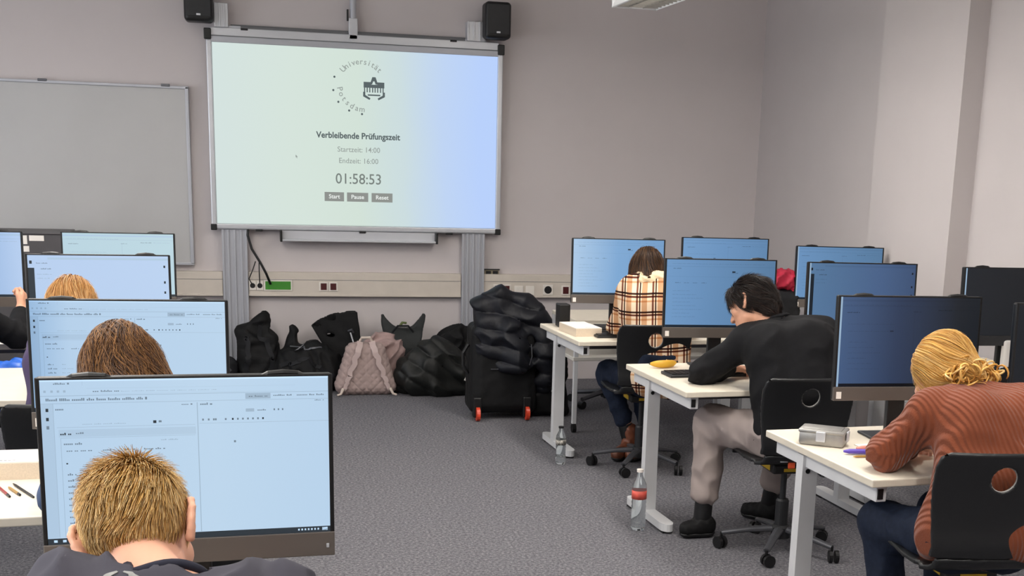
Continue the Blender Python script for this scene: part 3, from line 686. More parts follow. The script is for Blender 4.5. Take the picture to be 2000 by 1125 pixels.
def make_chair(label, loc, rz, dz=0):
    t = thing('swivel_chair', label, 'chair', (loc[0],loc[1],0), rz, 'black shell swivel chairs')
    b_ = sdf_mesh('backrest', lambda p: shell(p,'b'), (-.26,-.32,.46),(.26,-.1,.90), .008, m_shell, t)
    s_ = sdf_mesh('seat', lambda p: shell(p,'s'), (-.26,-.26,.38),(.26,.27,.53), .008, m_shell, t)
    rm = MB().tube([(.043*math.cos(a),-.237-.0+.02*math.sin(a)*-1*.0+(-.24*math.sin(a)*.043*1.0),.765+.043*math.sin(a)) for a in np.linspace(0,2*PI,25)],.0035,6,cap=False).build('hole_rim', m_shellrim, b_)
    MB().lathe([(0,0),(.008,.0),(.007,.003),(0,.004)],seg=12).build('rivet', m_alul, b_); rv = [c for c in b_.children if c.name.startswith('rivet')][0]
    rv.data.transform(Matrix.Rotation(PI/2,4,'X')); rv.data.transform(Matrix.Translation((0,-.222,.695)))
    mc = MB().box(-.09,.09,-.09,.10,.385,.432,bev=.01).build('seat_mechanism', m_black, t)
    MB().box(-.092,-.091,-.05,.06,.395,.42).box(-.04,.05,-.0925,-.0905,.397,.412).build('yellow_label', mat('yellow_label','#c9a21c',.5), mc)
    MB().tube([(.0,.02,.40),(.20,.03,.395),(.25,.03,.39)],.006,8).build('height_lever', m_black, mc)
    MB().lathe([(.0,.10),(.030,.10),(.030,.24),(.024,.25),(.014,.25),(.014,.39),(0,.39)],seg=20).build('gas_column', m_blk2, t)
    MB().lathe([(0,.065),(.045,.065),(.045,.115),(.034,.125),(0,.125)],seg=20).build('hub', m_blk2, t)
    for k in range(5):
        a = 2*PI*k/5+.35; c, s = math.cos(a), math.sin(a)
        l = MB().tube([(c*.03,s*.03,.105),(c*.14,s*.14,.095),(c*.27,s*.27,.072)],[.024,.020,.015],10,squash=.7).build('base_leg', m_grey, t)
        w = MB(); n = (-s,c)
        cx, cy = c*.275+n[0]*.01, s*.275+n[1]*.01
        for q in (-.014,.014): 
            ax = (math.cos(a+.7),math.sin(a+.7)); w.tube([(cx+ax[0]*(q-.008),cy+ax[1]*(q-.008),.029),(cx+ax[0]*(q+.008),cy+ax[1]*(q+.008),.029)],.028,16)
        w.tube([(c*.27,s*.27,.04),(c*.27,s*.27,.075)],.007,8).build('castor', m_black, l)
    setdz(t, dz); return t
def setdz(t, dz):
    if dz:
        for c in t.children:
            if c.name.split('.')[0] in ('backrest','seat','seat_mechanism'): c.location.z += dz
ch0 = make_chair('black chair under the man in the black sweater', (2.325,5.2), -.03, .0)
def chair(label, loc, rz, dz=0):
    c = copy_tree(ch0); c.location = (*loc,0); c.rotation_euler = (0,0,rz); c['label'] = label; setdz(c, dz); return c
chair('black chair under the blonde person in the rust sweater, nearest at the right', (2.24,3.55), -.12, .055)
chair('black chair whose back with the round hole stands behind the person in plaid', (2.14,6.85), -.03, .015)
chair('empty black chair at the right border below the black-looking monitor', (3.40,5.30), .25, .03)
chair('chair of the brown-haired person behind the near left monitor', (-.24,3.28), 0, .0)
chair('chair of the reddish-blond person at the left', (-.66,4.86), 0, .0)
chair('chair of the person with black sleeves at the left border', (-1.60,6.32), 0, 0)
chair('empty chair at the left border under the table with the empty top', (-1.30,5.05), .2, 0)
chair('chair of the blond person in the dark grey T-shirt', (-.16,1.78), 0, 0)
chair('chair of the red garment at the back right', (3.27,6.75), .1, .03)
stool = thing('swivel_stool','dark swivel stool under the desk closest to the front wall','stool',(2.45,8.75,0))
MB().lathe([(0,.44),(.16,.44),(.17,.455),(.16,.475),(0,.48)],seg=24).build('seat', m_black, stool)
MB().lathe([(0,.06),(.03,.06),(.03,.25),(.015,.26),(.015,.44),(0,.44)],seg=16).build('gas_column', m_blk2, stool)
for k in range(5):
    a = 2*PI*k/5; c, s = math.cos(a), math.sin(a)
    l = MB().tube([(c*.02,s*.02,.10),(c*.26,s*.26,.07)],[.022,.015],8).build('base_leg', m_grey, stool)
    MB().tube([(c*.26-s*.02,s*.26+c*.02,.029),(c*.26+s*.02,s*.26-c*.02,.029)],.028,14).build('castor', m_black, l)
st2 = copy_tree(stool); st2.location = (-1.14,6.36,0); st2['label'] = 'dark stool carrying the bright blue bag at the left border'
# ================================================================== SMALL THINGS ON THE DESKS
def pad(name, label, x, y, rz, w, d, h, z=.74):
    t = thing(name, label, 'paper pad', (x,y,z), rz)
    MB().box(0,w,0,d,0,h*.92).build('sheets', m_papers, t); MB().box(.001,w-.001,.001,d-.001,h*.92,h).build('top_sheet', m_paper, t)
    b = MB()
    for k in range(5): b.box(w*.45+k*.012,w*.45+k*.012+.008,d*.12,d*.12+.006,h,h+.0004)
    b.build('printed_word', m_grey, t)
pad('paper_block','thick pad of white paper on the far right desk beside the suitcase',1.785,7.04,.10,.16,.30,.05)
pad('paper_block','thick pad of white paper on the left desk behind the three pens',-.885,3.985,.02,.24,.17,.055)
tag(MB().box(0,.30,0,.21,0,.004).build('paper_sheet', m_paper),'loose white sheets under the black-sleeved arm at the left','paper'); bpy.data.objects['paper_sheet'].location = (-1.32,6.80,.7405)
def pen(label, a, b, m, m2, r=.004):
    t = thing('pen', label, 'pen', (a[0],a[1],.744))
    d = Vector((b[0]-a[0],b[1]-a[1],0)); 
    MB().tube([(0,0,0),d*.12,d*.85],[r*.5,r,r],10).build('barrel', m, t); MB().tube([d*.85,d],[r*1.05,r*.8],10).build('cap', m2, t)
m_red = mat('red_lacquer','#8a1520',.35); m_gold = mat('gold_lacquer','#b08b4a',.35,.3)
pen('red and dark pen, leftmost of the three on the left desk',(-.765,3.925),(-.70,3.775),m_red,m_black)
pen('gold pen, middle of the three on the left desk',(-.722,3.885),(-.675,3.79),m_gold,m_black)
pen('black pen, right one of the three on the left desk',(-.716,3.925),(-.634,3.76),m_black,m_black,.0035)
def keyboard(label, x, y, rz, z=.74):
    t = thing('keyboard', label, 'keyboard', (x,y,z), rz, 'dark keyboards')
    MB().box(0,.44,0,.135,.0,.014,bev=.004).build('body', m_blk2, t)
    b = MB()
    for r in range(5):
        for c in range(15): b.box(.012+c*.0278,.036+c*.0278,.012+r*.0235,.031+r*.0235,.014,.019)
    b.build('keys', m_black, t)
keyboard('dark keyboard on the banana desk, against the arm of the man in black',1.90,5.63,.06)
keyboard('dark keyboard on the far right desk, in front of the plaid person',1.90,6.98,.06)
keyboard('dark keyboard pushed back on the far right desk beneath the bright blue monitor',1.93,7.22,.02)
keyboard('keyboard at the left border of the photo on the far left desk',-1.85,6.90,.06)
# banana
bt = thing('banana','ripe yellow banana lying on the left corner of the desk','banana',(1.89,5.93,.742),.25)
m_ban = mat('banana_peel','#d9a62e',.5,noise=(35,.1),hex2='#8a6420'); ns = m_ban.node_tree.nodes['Color Ramp'].color_ramp.elements; ns[0].position=.28; ns[1].position=.36
pts = [(x, -.028*(1-((x-.075)/.075)**2), .019) for x in np.linspace(0,.15,12)]
MB().tube(pts,[.006,.013,.017,.019,.020,.020,.020,.019,.018,.016,.011,.006],7).build('fruit', m_ban, bt, ang=60)
MB().tube([(.148,0,.019),(.165,.006,.022)],[.006,.005],6).build('stalk', m_black, bt); MB().tube([(-.006,.003,.019),(.003,0,.019)],[.003,.006],6).build('tip', m_black, bt)
# lunch tin
tn = thing('lunch_box','rectangular metal lunch tin with clip on the nearest right desk','lunch box',(1.985,4.285,.74),-.62)
MB().box(0,.165,-.105,0,0,.052,bev=.010).build('tin_body', m_steel, tn, ang=40); MB().box(-.003,.168,-.108,.003,.046,.060,bev=.006).box(.012,.153,-.093,-.012,.058,.063,bev=.002).build('lid', m_steel, tn, ang=40)
MB().box(.065,.10,-.116,-.106,.018,.056,bev=.003).build('clasp', m_alul, tn); MB().box(.168,.176,-.07,-.035,.018,.056,bev=.003).build('clasp', m_alul, tn)
# pens on near right desk
m_vio = mat('violet_plastic','#5a45b0',.4); m_pink = mat('pink_plastic','#e0907f',.45)
t = thing('marker','violet marker on the nearest right desk','marker',(2.02,4.02,.752)); MB().tube([(0,0,0),(.02,-.003,0),(.11,-.02,0)],[.004,.009,.010],12).build('barrel',m_vio,t); MB().tube([(.11,-.02,0),(.145,-.027,0)],[.0115,.011],12).build('cap',m_vio,t)
t = thing('marker','pink marker next to the violet one','marker',(2.09,4.06,.752)); MB().tube([(0,0,0),(.02,0,0),(.10,.01,0)],[.004,.009,.010],12).build('barrel',m_pink,t); MB().tube([(.10,.01,0),(.14,.015,0)],[.0115,.011],12).build('cap',m_pink,t)
t = thing('pen','thin pen below the violet marker','pen',(2.03,3.965,.745)); MB().tube([(0,0,0),(.012,0,0),(.12,-.006,0)],[.001,.004,.004],8).build('barrel',m_gold,t); MB().tube([(.12,-.006,0),(.15,-.0075,0)],.0043,8).build('cap',m_paper,t)
tag(MB().box(0,.13,0,.06,0,.004).build('folded_paper', m_paper),'small white slip of paper by the base of the near right monitor','paper'); bpy.data.objects['folded_paper'].location = (2.13,4.10,.7405)
# bottles
def bottle(label, x, y, H, R, liquid, labelm, capm, empty=False):
    t = thing('bottle', label, 'bottle', (x,y,0))
    prof = [(0,.004),(R*.8,.0),(R,.012),(R,.05)]
    for k in range(6): prof += [(R*.95,.06*H/.29+k*.021*H/.29),(R,.07*H/.29+k*.021*H/.29)]
    prof += [(R,H*.68),(R*.9,H*.76),(R*.45,H*.88),(.013,H*.92),(.013,H*.965),(0,H*.965)]
    MB().lathe(prof,seg=24).build('bottle_body', liquid, t, smooth=True)
    MB().lathe([(R*1.01,H*.52),(R*1.02,H*.52),(R*1.02,H*.66),(R*1.01,H*.66)],seg=24).build('label_band', labelm, t, smooth=True)
    MB().lathe([(0,H*.955),(.016,H*.955),(.016,H),(0,H)],seg=16).build('cap', capm, t); return t
m_pet = mat('clear_plastic','#eef4f6',.08,trans=.92,spec=.5); m_pet.node_tree.nodes['Principled BSDF'].inputs['IOR'].default_value = 1.25
m_lab = mat('red_label','#d4574a',.5,noise=(30,.2)); m_lab2 = mat('black_label','#1b1a1a',.5,noise=(60,.1),hex2='#cfcac0')
bottle('clear water bottle with red label on the carpet by the banana desk',1.765,5.62,.30,.036,m_pet,m_lab,m_paper)
bottle('dark-labelled small bottle beside the foot of the far right desk',1.70,6.98,.225,.030,m_pet,m_lab2,m_black)
# dark equipment case behind the left monitors
cs = thing('media_cabinet','dark grey cabinet with taped paper notes in front of the left wall board','cabinet',(-1.40,9.3,0))
MB().box(-.34,.16,-.18,.25,0.03,1.145,bev=.006).build('body', mat('anthracite','#4a4749',.5,noise=(5,.1)), cs)
MB().box(-.35,.17,-.19,.26,1.145,1.155,bev=.003).build('top', mat('anthracite_top','#575355',.5), cs)
for x0,x1,z0,z1 in ((-.125,-.075,1.078,1.135),(-.062,.030,1.10,1.136),(-.125,-.065,1.028,1.066)): MB().box(x0,x1,-.183,-.18,z0,z1).build('paper_note', m_paper, cs)
MB().box(.04,.085,-.19,-.18,.985,.995).build('handle', m_alul, cs)
MB().box(-.34,.16,-.16,.23,0,.03).build('plinth', m_black, cs)
# white cloth under the right border monitor, and a dark speaker
tw = sdf_mesh('cloth', (lambda s: s)(SD(.02).box((0,0,.09),(.075,.02,.09),.015)), (-.12,-.06,-.02),(.12,.06,.22), .008, mat('white_cloth','#d2cfcc',.8), None)
tw.location = (3.72,5.60,.742); tag(tw,'white cloth standing crumpled on the desk below the black-looking monitor','cloth')
bx = MB().box(-.035,.035,-.05,.05,0,.14,bev=.006).build('desk_hub', m_black); bx.location = (1.815,7.50,.741); tag(bx,'small black box standing at the left edge of the bright blue monitor','box')
# ================================================================== BAGS AND COATS BY THE FRONT WALL
m_bag = mat('black_nylon','#0a0a0c',.72,noise=(25,.2),bump=(90,.25,.003),spec=.3)
m_bag2 = mat('charcoal_nylon','#17181c',.7,noise=(20,.2),bump=(70,.3,.004),spec=.3)
m_navy = mat('navy_puffer','#0b0d16',.55,noise=(14,.2),bump=(45,.35,.004),spec=.35)
m_olive = mat('black_green_puffer','#0c0e0d',.55,noise=(14,.2),bump=(45,.35,.004),spec=.4)
m_dusty = mat('dusty_pink_fabric','#a38c89',.8,noise=(20,.08),spec=.2)
m_pinkq = mat('quilted_pink_fabric','#a5928e',.75,noise=(20,.06),spec=.25)
def bagthing(name, label, cat, loc, rz=0, group=None): return thing(name, label, cat, loc, rz, group)
# black backpack far left
t = bagthing('backpack','black backpack leaning on the wall, leftmost of the bags','backpack',(.0,9.62,0),.05)
s = SD(.05).box((0,0,.21),(.15,.10,.21),.06,taper=(.12,.1)).box((.0,-.09,.15),(.11,.05,.12),.04).cap((-.11,.02,.42),(.03,.0,.50),.05,.04).cap((.03,0,.46),(.05,.02,.535),.05,.03)
s.post.append(folds(.012,14,1)); sdf_mesh('bag_body', s, (-.25,-.22,-.03),(.25,.2,.62), .014, m_bag, t)
ribbon(s,[(-.10,-.12,.45),(-.09,-.2,.30),(-.10,-.2,.12)],.035,m_bag2,'strap',t); ribbon(s,[(.07,-.12,.45),(.09,-.2,.30),(.11,-.2,.12)],.035,m_bag2,'strap',t)
MB().tube([(.02,.02,.52),(.04,.02,.565),(.07,.02,.52)],.008,8).build('carry_handle', m_bag2, t)
# black low duffel / coat
t = bagthing('duffel_bag','low rounded black duffel bag with a stand-up handle','bag',(.36,9.52,0),-.1)
s = SD(.06).ell((0,0,.14),(.27,.17,.20)).cap((-.17,.05,.2),(-.11,.05,.44),.06,.03).cap((.05,-.05,.30),(.22,.0,.12),.07,.06)
s.post.append(folds(.014,12,2)); s.post.append(cut((0,0,-1),(0,0,.0),.01)); sdf_mesh('bag_body', s, (-.36,-.26,-.03),(.36,.28,.52), .015, m_bag, t)
ribbon(s,[(-.2,-.15,.2),(0,-.2,.27),(.22,-.15,.1)],.03,m_bag2,'strap',t); ribbon(s,[(-.1,-.1,.42),(-.02,-.15,.33),(.1,-.1,.33)],.012,m_grey,'zip',t)
# tall tilted tote
t = bagthing('tote_bag','tall black tote bag tilted to the left with a wide open mouth','bag',(.73,9.58,0),0)
R_ = np.array(Matrix.Rotation(-.30,3,'Y').transposed()); 
def tote(p):
    q = p@np.array(Matrix.Rotation(-.32,3,'Y'))
    hx = np.interp(q[:,2],[0,.35,.62],[.12,.135,.19]); 
    top = .545+.25*q[:,0]**2*6*0+.04*np.cos(q[:,0]*8)
    d = np.maximum(np.maximum(np.abs(q[:,0])-hx, np.abs(q[:,1]-.02)-np.interp(q[:,2],[0,.3,.6],[.08,.07,.05])), np.maximum(-q[:,2]+.0, q[:,2]-top))
    inner = np.maximum(np.maximum(np.abs(q[:,0])-hx+.012, np.abs(q[:,1]-.02)-np.interp(q[:,2],[0,.3,.6],[.08,.07,.05])+.012), -q[:,2]+.3)
    d = np.maximum(d, -inner)
    return d - .004*wob(p,16,3)
TOTE = sdf_mesh('bag_body', tote, (-.42,-.12,-.03),(.3,.16,.66), .009, m_bag, t)
MB().tube([(-.06,-.075,.43),(-.04,-.085,.36),(.02,-.09,.24),(.06,-.09,.16)],.006,6).build('zip', m_alul, t)
MB().tube([(-.075,-.07,.44),(-.05,-.09,.455),(-.04,-.075,.43)],.009,8).build('zip_pull', m_grey, t)
# pink quilted backpack
t = bagthing('quilted_backpack','dusty pink quilted backpack with two light straps, standing in front of the black bags','backpack',(.765,9.32,0),0.0)
def quilt(p, d):
    a = p[:,0]+p[:,2]; b2 = p[:,0]-p[:,2]; wq = .058
    q = np.minimum(np.abs(np.sin(a*PI/wq)), np.abs(np.sin(b2*PI/wq)))**.6
    return d-.007*q*(p[:,1]<.02)
s = SD(.05).box((.0,0,.19),(.185,.09,.19),.07,taper=(.34,.25)); s.post.append(quilt)
qb = s; sdf_mesh('bag_body', s, (-.27,-.17,-.03),(.27,.17,.46), .0075, m_pinkq, t)
for sg in (-1,1): ribbon(qb,[(sg*.045,-.05,.385),(sg*.07,-.14,.30),(sg*.12,-.14,.17),(sg*.165,-.12,.05)],[.045,.04,.034,.028],mat('pink_strap','#b8a5a2',.6) if sg<0 else bpy.data.materials['pink_strap'],'shoulder_strap',t,off=.010,th=.012)
MB().tube([(-.05,-.04,.385),(-.03,-.055,.425),(.03,-.055,.425),(.05,-.04,.385)],.010,8).build('carry_handle', mat('beige_strap','#cdbfb4',.6), t)
for sg in (-1,1): MB().tube([(sg*.17,-.12,.06),(sg*.19,-.13,.02),(sg*.215,-.13,.012)],[.012,.009,.008],8).build('strap_end', bpy.data.materials['beige_strap'], t)
# pink coat stuffed behind
t = bagthing('pink_jacket','crumpled dusty pink jacket tucked behind the quilted backpack','jacket',(.925,9.46,0),0)
s = SD(.04).ell((0,0,.16),(.11,.09,.18)).ell((.03,0,.31),(.10,.07,.10)).ell((-.05,.02,.36),(.09,.06,.06)).ell((.05,-.02,.08),(.09,.08,.08)); s.post.append(folds(.022,20,4)); s.post.append(cut((0,0,-1),(0,0,0),.01))
sdf_mesh('jacket_body', s, (-.2,-.16,-.03),(.22,.16,.5), .010, m_dusty, t); 
s2 = SD(.02).cap((.0,-.09,.10),(.10,-.08,.02),.035,.03); s2.post.append(folds(.006,30,2)); sdf_mesh('sleeve', s2, (-.1,-.2,-.03),(.2,.0,.18), .009, m_dusty, t)
# dark shopping bag with pointed corners
t = bagthing('shopper_bag','dark grey shopper bag with two pointed top corners behind the quilted backpack','bag',(1.08,9.66,0),0)
def shopper(p):
    x = p[:,0]; top = .44+.11*np.clip(np.abs(x)/.15,0,1)**2.2; hx = np.interp(p[:,2],[0,.3,.5],[.13,.125,.165])
    d = np.maximum(np.maximum(np.abs(x)-hx, np.abs(p[:,1])-np.interp(p[:,2],[0,.3,.52],[.08,.07,.025])), np.maximum(-p[:,2], p[:,2]-top))
    return d-.006*wob(p,18,5)
sdf_mesh('bag_body', shopper, (-.22,-.12,-.03),(.22,.12,.62), .010, mat('grey_green_fabric','#26292a',.75,noise=(15,.15),bump=(50,.3,.004)), t)
MB().tube([(-.09,-.07,.42),(-.05,-.085,.47),(.03,-.085,.47),(.07,-.07,.42)],.008,8).build('handle', m_bag2, t)
MB().tube([(-.03,-.03,.46),(-.01,-.04,.49),(.02,-.03,.485)],.010,6).build('green_tag', mat('dull_green','#5e6a3a',.6), t)
# black puffer jacket lying over bags, with white tag
def puffer(axis, w, amp):
    axis = V(*axis)/np.linalg.norm(axis)
    def g(p, d):
        s_ = p@axis+.012*np.sin(p[:,0]*17+p[:,1]*9); return d-amp*(np.abs(np.sin(s_*PI/w))**.55)+amp*.5
    return g
t = bagthing('puffer_jacket','black puffer jacket heaped on the floor with a white tag','jacket',(1.27,9.28,0),0)
s = SD(.06).ell((-.02,0,.17),(.25,.15,.20)).cap((.0,-.02,.34),(.12,.0,.30),.08,.07).cap((.02,-.06,.20),(.24,-.08,.15),.09,.06).ell((-.12,-.02,.10),(.15,.14,.12)).cap((.0,-.1,.05),(.2,-.06,.04),.06,.05)
s.post += [puffer((.75,0,1),.10,.017), folds(.018,12,6), cut((0,0,-1),(0,0,0),.012)]
sdf_mesh('jacket_body', s, (-.36,-.26,-.03),(.38,.24,.48), .010, m_olive, t)
tg = MB().box(-.03,.03,-.003,.003,-.045,.045,bev=.001).build('care_tag', m_paper, t); tg.location = (.245,-.165,.155); tg.rotation_euler = (.1,.45,.1)
t = bagthing('black_jacket','black jacket piled against the wall between the puffer jacket and the board column','jacket',(1.48,9.58,0),0)
s = SD(.06).ell((0,0,.20),(.22,.15,.22)).cap((-.06,-.03,.36),(.14,-.03,.40),.075,.07).ell((.02,-.08,.42),(.08,.05,.05)).ell((.12,-.10,.14),(.12,.10,.16)); s.post += [folds(.024,11,7), cut((0,0,-1),(0,0,0),.012)]
sdf_mesh('jacket_body', s, (-.32,-.26,-.03),(.34,.22,.54), .012, m_bag, t)
MB().tube([(.02,-.17,.30),(.05,-.19,.20),(.09,-.2,.10)],.005,6).build('zip', m_grey, t)
t = bagthing('rucksack','flat dark rucksack half hidden beside the leftmost backpack','backpack',(-.28,9.55,0),0)
s = SD(.05).box((0,0,.12),(.12,.08,.12),.05); s.post.append(folds(.010,14,3)); sdf_mesh('bag_body', s, (-.2,-.16,-.03),(.2,.16,.3), .014, m_bag2, t); ribbon(s,[(-.08,-.1,.2),(0,-.1,.22),(.08,-.1,.15)],.025,m_grey,'strap',t)
# suitcase with jackets over it
t = bagthing('suitcase','large black wheeled suitcase standing on red wheels under the navy puffer jacket','suitcase',(1.61,8.42,0),.0)
s = SD(.02).box((0,0,.34),(.225,.14,.30),.045,taper=(.03,.06)).box((0,-.13,.30),(.18,.03,.22),.025); s.post.append(folds(.003,20,1,sharp=False)); sdf_mesh('suitcase_body', s, (-.3,-.22,.0),(.3,.2,.7), .012, m_bag, t)
for x in (-.185,.155):
    MB().box(x-.028,x+.028,-.175,-.10,.02,.16,bev=.008).build('wheel_housing', m_black, t)
    MB().tube([(x-.012,-.178,.048),(x+.012,-.178,.048)],.046,18).build('wheel', mat('red_wheel','#d8452a',.35) if x<0 else bpy.data.materials['red_wheel'], t)
MB().box(-.10,.10,-.172,-.168,.35,.355).box(-.17,.17,-.166,-.160,.50,.506).build('zip', m_grey, t)
MB().tube([(-.23,-.02,.30),(-.265,-.02,.36),(-.265,-.02,.44),(-.23,-.02,.5)],.012,8).build('side_handle', m_black, t)
t = bagthing('navy_puffer_jacket','navy puffer jacket draped over the suitcase, its collar rolled on top','jacket',(1.64,8.42,-.03),0)
s = SD(.05).cap((-.17,-.02,.79),(-.04,-.03,.84),.062,.068).cap((-.04,-.02,.84),(.13,0,.80),.07,.065).cap((-.12,-.06,.68),(.22,-.02,.68),.09,.10).cap((.14,-.03,.66),(.27,.0,.44),.10,.09).ell((.02,-.14,.52),(.11,.05,.16)).cap((.0,-.15,.62),(.04,-.17,.42),.07,.08).ell((.25,-.04,.42),(.10,.14,.22)).ell((-.12,-.10,.56),(.10,.06,.14))
s.subs.append((SD(.02).box((-.03,0,.315),(.235,.15,.315),.045,taper=(.03,.06)), .01))
s.post += [puffer((.25,0,1),.10,.018), folds(.020,11,5)]
sdf_mesh('jacket_body', s, (-.36,-.32,.14),(.46,.22,.97), .0095, m_navy, t)
MB().tube([(.13,-.235,.56),(.135,-.245,.48),(.12,-.24,.42)],.004,6).build('zip', m_grey, t)
t = bagthing('black_coat','black coat hanging down from the suitcase towards the desk leg','coat',(1.95,8.46,0),0)
s = SD(.05).ell((0,0,.36),(.13,.13,.30)).cap((-.05,-.05,.60),(.06,.0,.52),.06,.05).box((0,-.02,.10),(.13,.12,.10),.05); s.post += [folds(.020,9,3), cut((0,0,-1),(0,0,.0),.012)]
sdf_mesh('coat_body', s, (-.2,-.22,-.03),(.2,.2,.75), .013, m_bag, t); 
s2 = SD(.02).cap((-.06,-.13,.55),(-.05,-.15,.25),.045,.035); s2.post.append(folds(.008,20,2)); sdf_mesh('sleeve', s2, (-.15,-.25,.15),(.05,-.05,.65), .011, m_bag, t)
# red garment at the back
t = bagthing('red_garment','crimson jacket thrown over a dark backpack on the desk at the back right','jacket',(3.19,7.38,.742),0)
s = SD(.03).ell((0,0,.31),(.11,.08,.06)).ell((.06,.0,.30),(.07,.06,.05)); s.post.append(folds(.014,22,2)); sdf_mesh('jacket_body', s, (-.16,-.14,.2),(.2,.14,.42), .009, mat('crimson_cloth','#9c1030',.7,noise=(20,.2)), t)
s = SD(.03).ell((.08,-.05,.27),(.04,.03,.05)); sdf_mesh('sleeve', s, (0,-.12,.18),(.15,.02,.36), .009, bpy.data.materials['crimson_cloth'], t)
t = bagthing('backpack','charcoal backpack standing on the desk under the crimson jacket','backpack',(3.19,7.38,.742),0)
s = SD(.03).box((0,0,.125),(.115,.09,.125),.05); s.post.append(folds(.006,20,1)); sdf_mesh('bag_body', s, (-.18,-.15,-.02),(.18,.15,.3), .012, m_bag2, t); ribbon(s,[(-.08,-.1,.2),(-.07,-.12,.1),(-.08,-.1,.03)],.025,m_bag,'strap',t)
# blue plastic bag at the left border
t = bagthing('blue_bag','bright blue bag on a stool beyond the empty left table','bag',(-1.12,6.36,.482),0)
s = SD(.04).ell((0,0,.12),(.17,.12,.125)); s.post += [folds(.018,16,3), cut((0,0,-1),(0,0,.0),.01)]; sdf_mesh('bag_body', s, (-.26,-.2,-.03),(.26,.2,.30), .012, mat('blue_plastic','#1f5fc4',.4,noise=(10,.15)), t)
# ================================================================== PEOPLE
def unit(a): a = V(*a); return a/np.linalg.norm(a)
def frame(r, u):           # head axes: right, face, up
    r = unit(r); u = V(*u); u = u-r*(u@r); u /= np.linalg.norm(u); f = np.cross(u, r); return np.stack([r,f,u])
def head_prims(s, C, A, hs=1.0):
    C = V(*C); L = lambda x,y,z: C+hs*(x*A[0]+y*A[1]+z*A[2])
    s.ell(L(0,-.014,.028), V(.075,.094,.090)*hs, A, k=.02)
    s.ell(L(0,.028,-.03), V(.060,.066,.082)*hs, A, k=.03)
    for x in (-1,1):
        s.cap(L(x*.045,.012,-.065), L(x*.014,.075,-.098), .020*hs, .018*hs, k=.025)
        s.cap(L(x*.012,.093,.022), L(x*.045,.078,.022), .009*hs, k=.014)      # brow
        s.ell(L(x*.052,.058,-.015), V(.018,.022,.022)*hs, A, k=.02)           # cheekbone
        s.ell(L(x*.031,.100,.004), V(.015,.012,.011)*hs, A, k=.008, sub=True) # eye socket
    s.cap(L(0,.092,.012), L(0,.112,-.028), .008*hs, .012*hs, k=.010)
    for x in (-1,1): s.ell(L(x*.011,.103,-.031), V(.009,.010,.008)*hs, A, k=.006)
    s.cap(L(-.018,.089,-.055), L(.018,.089,-.055), .006*hs, k=.006); s.cap(L(-.015,.087,-.066), L(.015,.087,-.066), .007*hs, k=.006)
    for x in (-1,1):           # ears: shell, rim, lobe
        E_ = frame(A[0]*math.cos(.45*x)+A[1]*math.sin(.45*x), A[2])
        s.ell(L(x*.086,-.012,-.004), V(.006,.020,.030)*hs, E_, k=.005)
        rim = [(.006,-.002),(.008,.016),(.000,.028),(-.014,.030),(-.025,.020),(-.028,.004),(-.022,-.012),(-.014,-.024),(-.004,-.034),(.004,-.030)]
        P = [L(x*(.082+.55*max(0,-a)), a-.004, b*1.05) for a,b in rim]
        for a,b in zip(P[:-1],P[1:]): s.cap(a,b,.0052*hs,k=.004)
        s.cap(P[8],P[7],.008*hs,.006*hs,k=.004)
        s.ell(L(x*.097,-.008,0), V(.008,.010,.016)*hs, E_, k=.004, sub=True)
    return L
def hand_prims(s, W, d, n, side, curl=(20,45,35), grip=0):
    W = V(*W); d = unit(d); n = V(*n); n = unit(n-d*(n@d)); t = np.cross(d,n)*side
    for i,(o,l) in enumerate(((.030,.070),(.010,.078),(-.010,.072),(-.029,.058))):
        K = W+d*(.088-.004*abs(i-1))+t*o
        s.cap(W+t*o*.6, K, .014, .0115, k=.012)
        a = 0; P = K
        for fr, c in zip((.45,.30,.25),curl):
            a += math.radians(c*(1+.08*i)); v = d*math.cos(a)-n*math.sin(a); Q = P+v*l*fr; s.cap(P,Q,.0088,.0078,k=.0035); P = Q
    T0 = W+d*.025+t*.022; T1 = T0+d*.034+t*.026-n*.01; T2 = T1+d*.030-n*.010; s.cap(T0,T1,.0135,.0105,k=.012); s.cap(T1,T2,.0105,.008,k=.004)
def torso_prims(s, J, g=0., k=.05, fat=1.0):
    pel = V(*J['pelvis']); nb = V(*J['neck']); sl = V(*J['shL']); sr = V(*J['shR']); side = unit(sr-sl); axis = unit(nb-pel)
    fwd = np.cross(axis*1.0, side)*-1.0; fwd = unit(fwd); bow = V(*J.get('bow',(0,0,0)))
    ch = pel+(nb-pel)*.72+bow; wa = pel+(nb-pel)*.34+bow*.8
    for x in (-1,1):
        s.cap(pel+side*x*.075*fat, wa+side*x*.06*fat, .105*fat+g, .098*fat+g, k=k)
        s.cap(wa+side*x*.06*fat, ch+side*x*.075*fat, .098*fat+g, .108*fat+g, k=k)
        S = sr if x>0 else sl
        s.cap(ch+side*x*.07*fat, ch*.25+S*.75, .10*fat+g, .062+g, k=k)
        s.cap(nb-axis*.035, S*.8+nb*.2, .050+g, .052+g, k=.04)
        s.ell(S, (.062+g,)*3, k=.03)
    return side, axis, fwd
def arm_prims(s, J, g=0., wr=True, part=1.0, k=.03):
    for a in 'LR':
        S,E,W = V(*J['sh'+a]),V(*J['el'+a]),V(*J['wr'+a])
        s.cap(S,E,.052+g,.041+g,k=k); 
        if wr: s.cap(E, E+(W-E)*part,.040+g,.028+g*.8,k=k)
def leg_prims(s, J, g=0., end=1.0, cal=1.0, k=.04):
    for a in 'LR':
        H,K,A = V(*J['hip'+a]),V(*J['kn'+a]),V(*J['an'+a])
        s.cap(H,K,.085+g,.058+g,k=k); s.cap(K,K+(A-K)*end,.056+g,(.038+g)*cal,k=k)
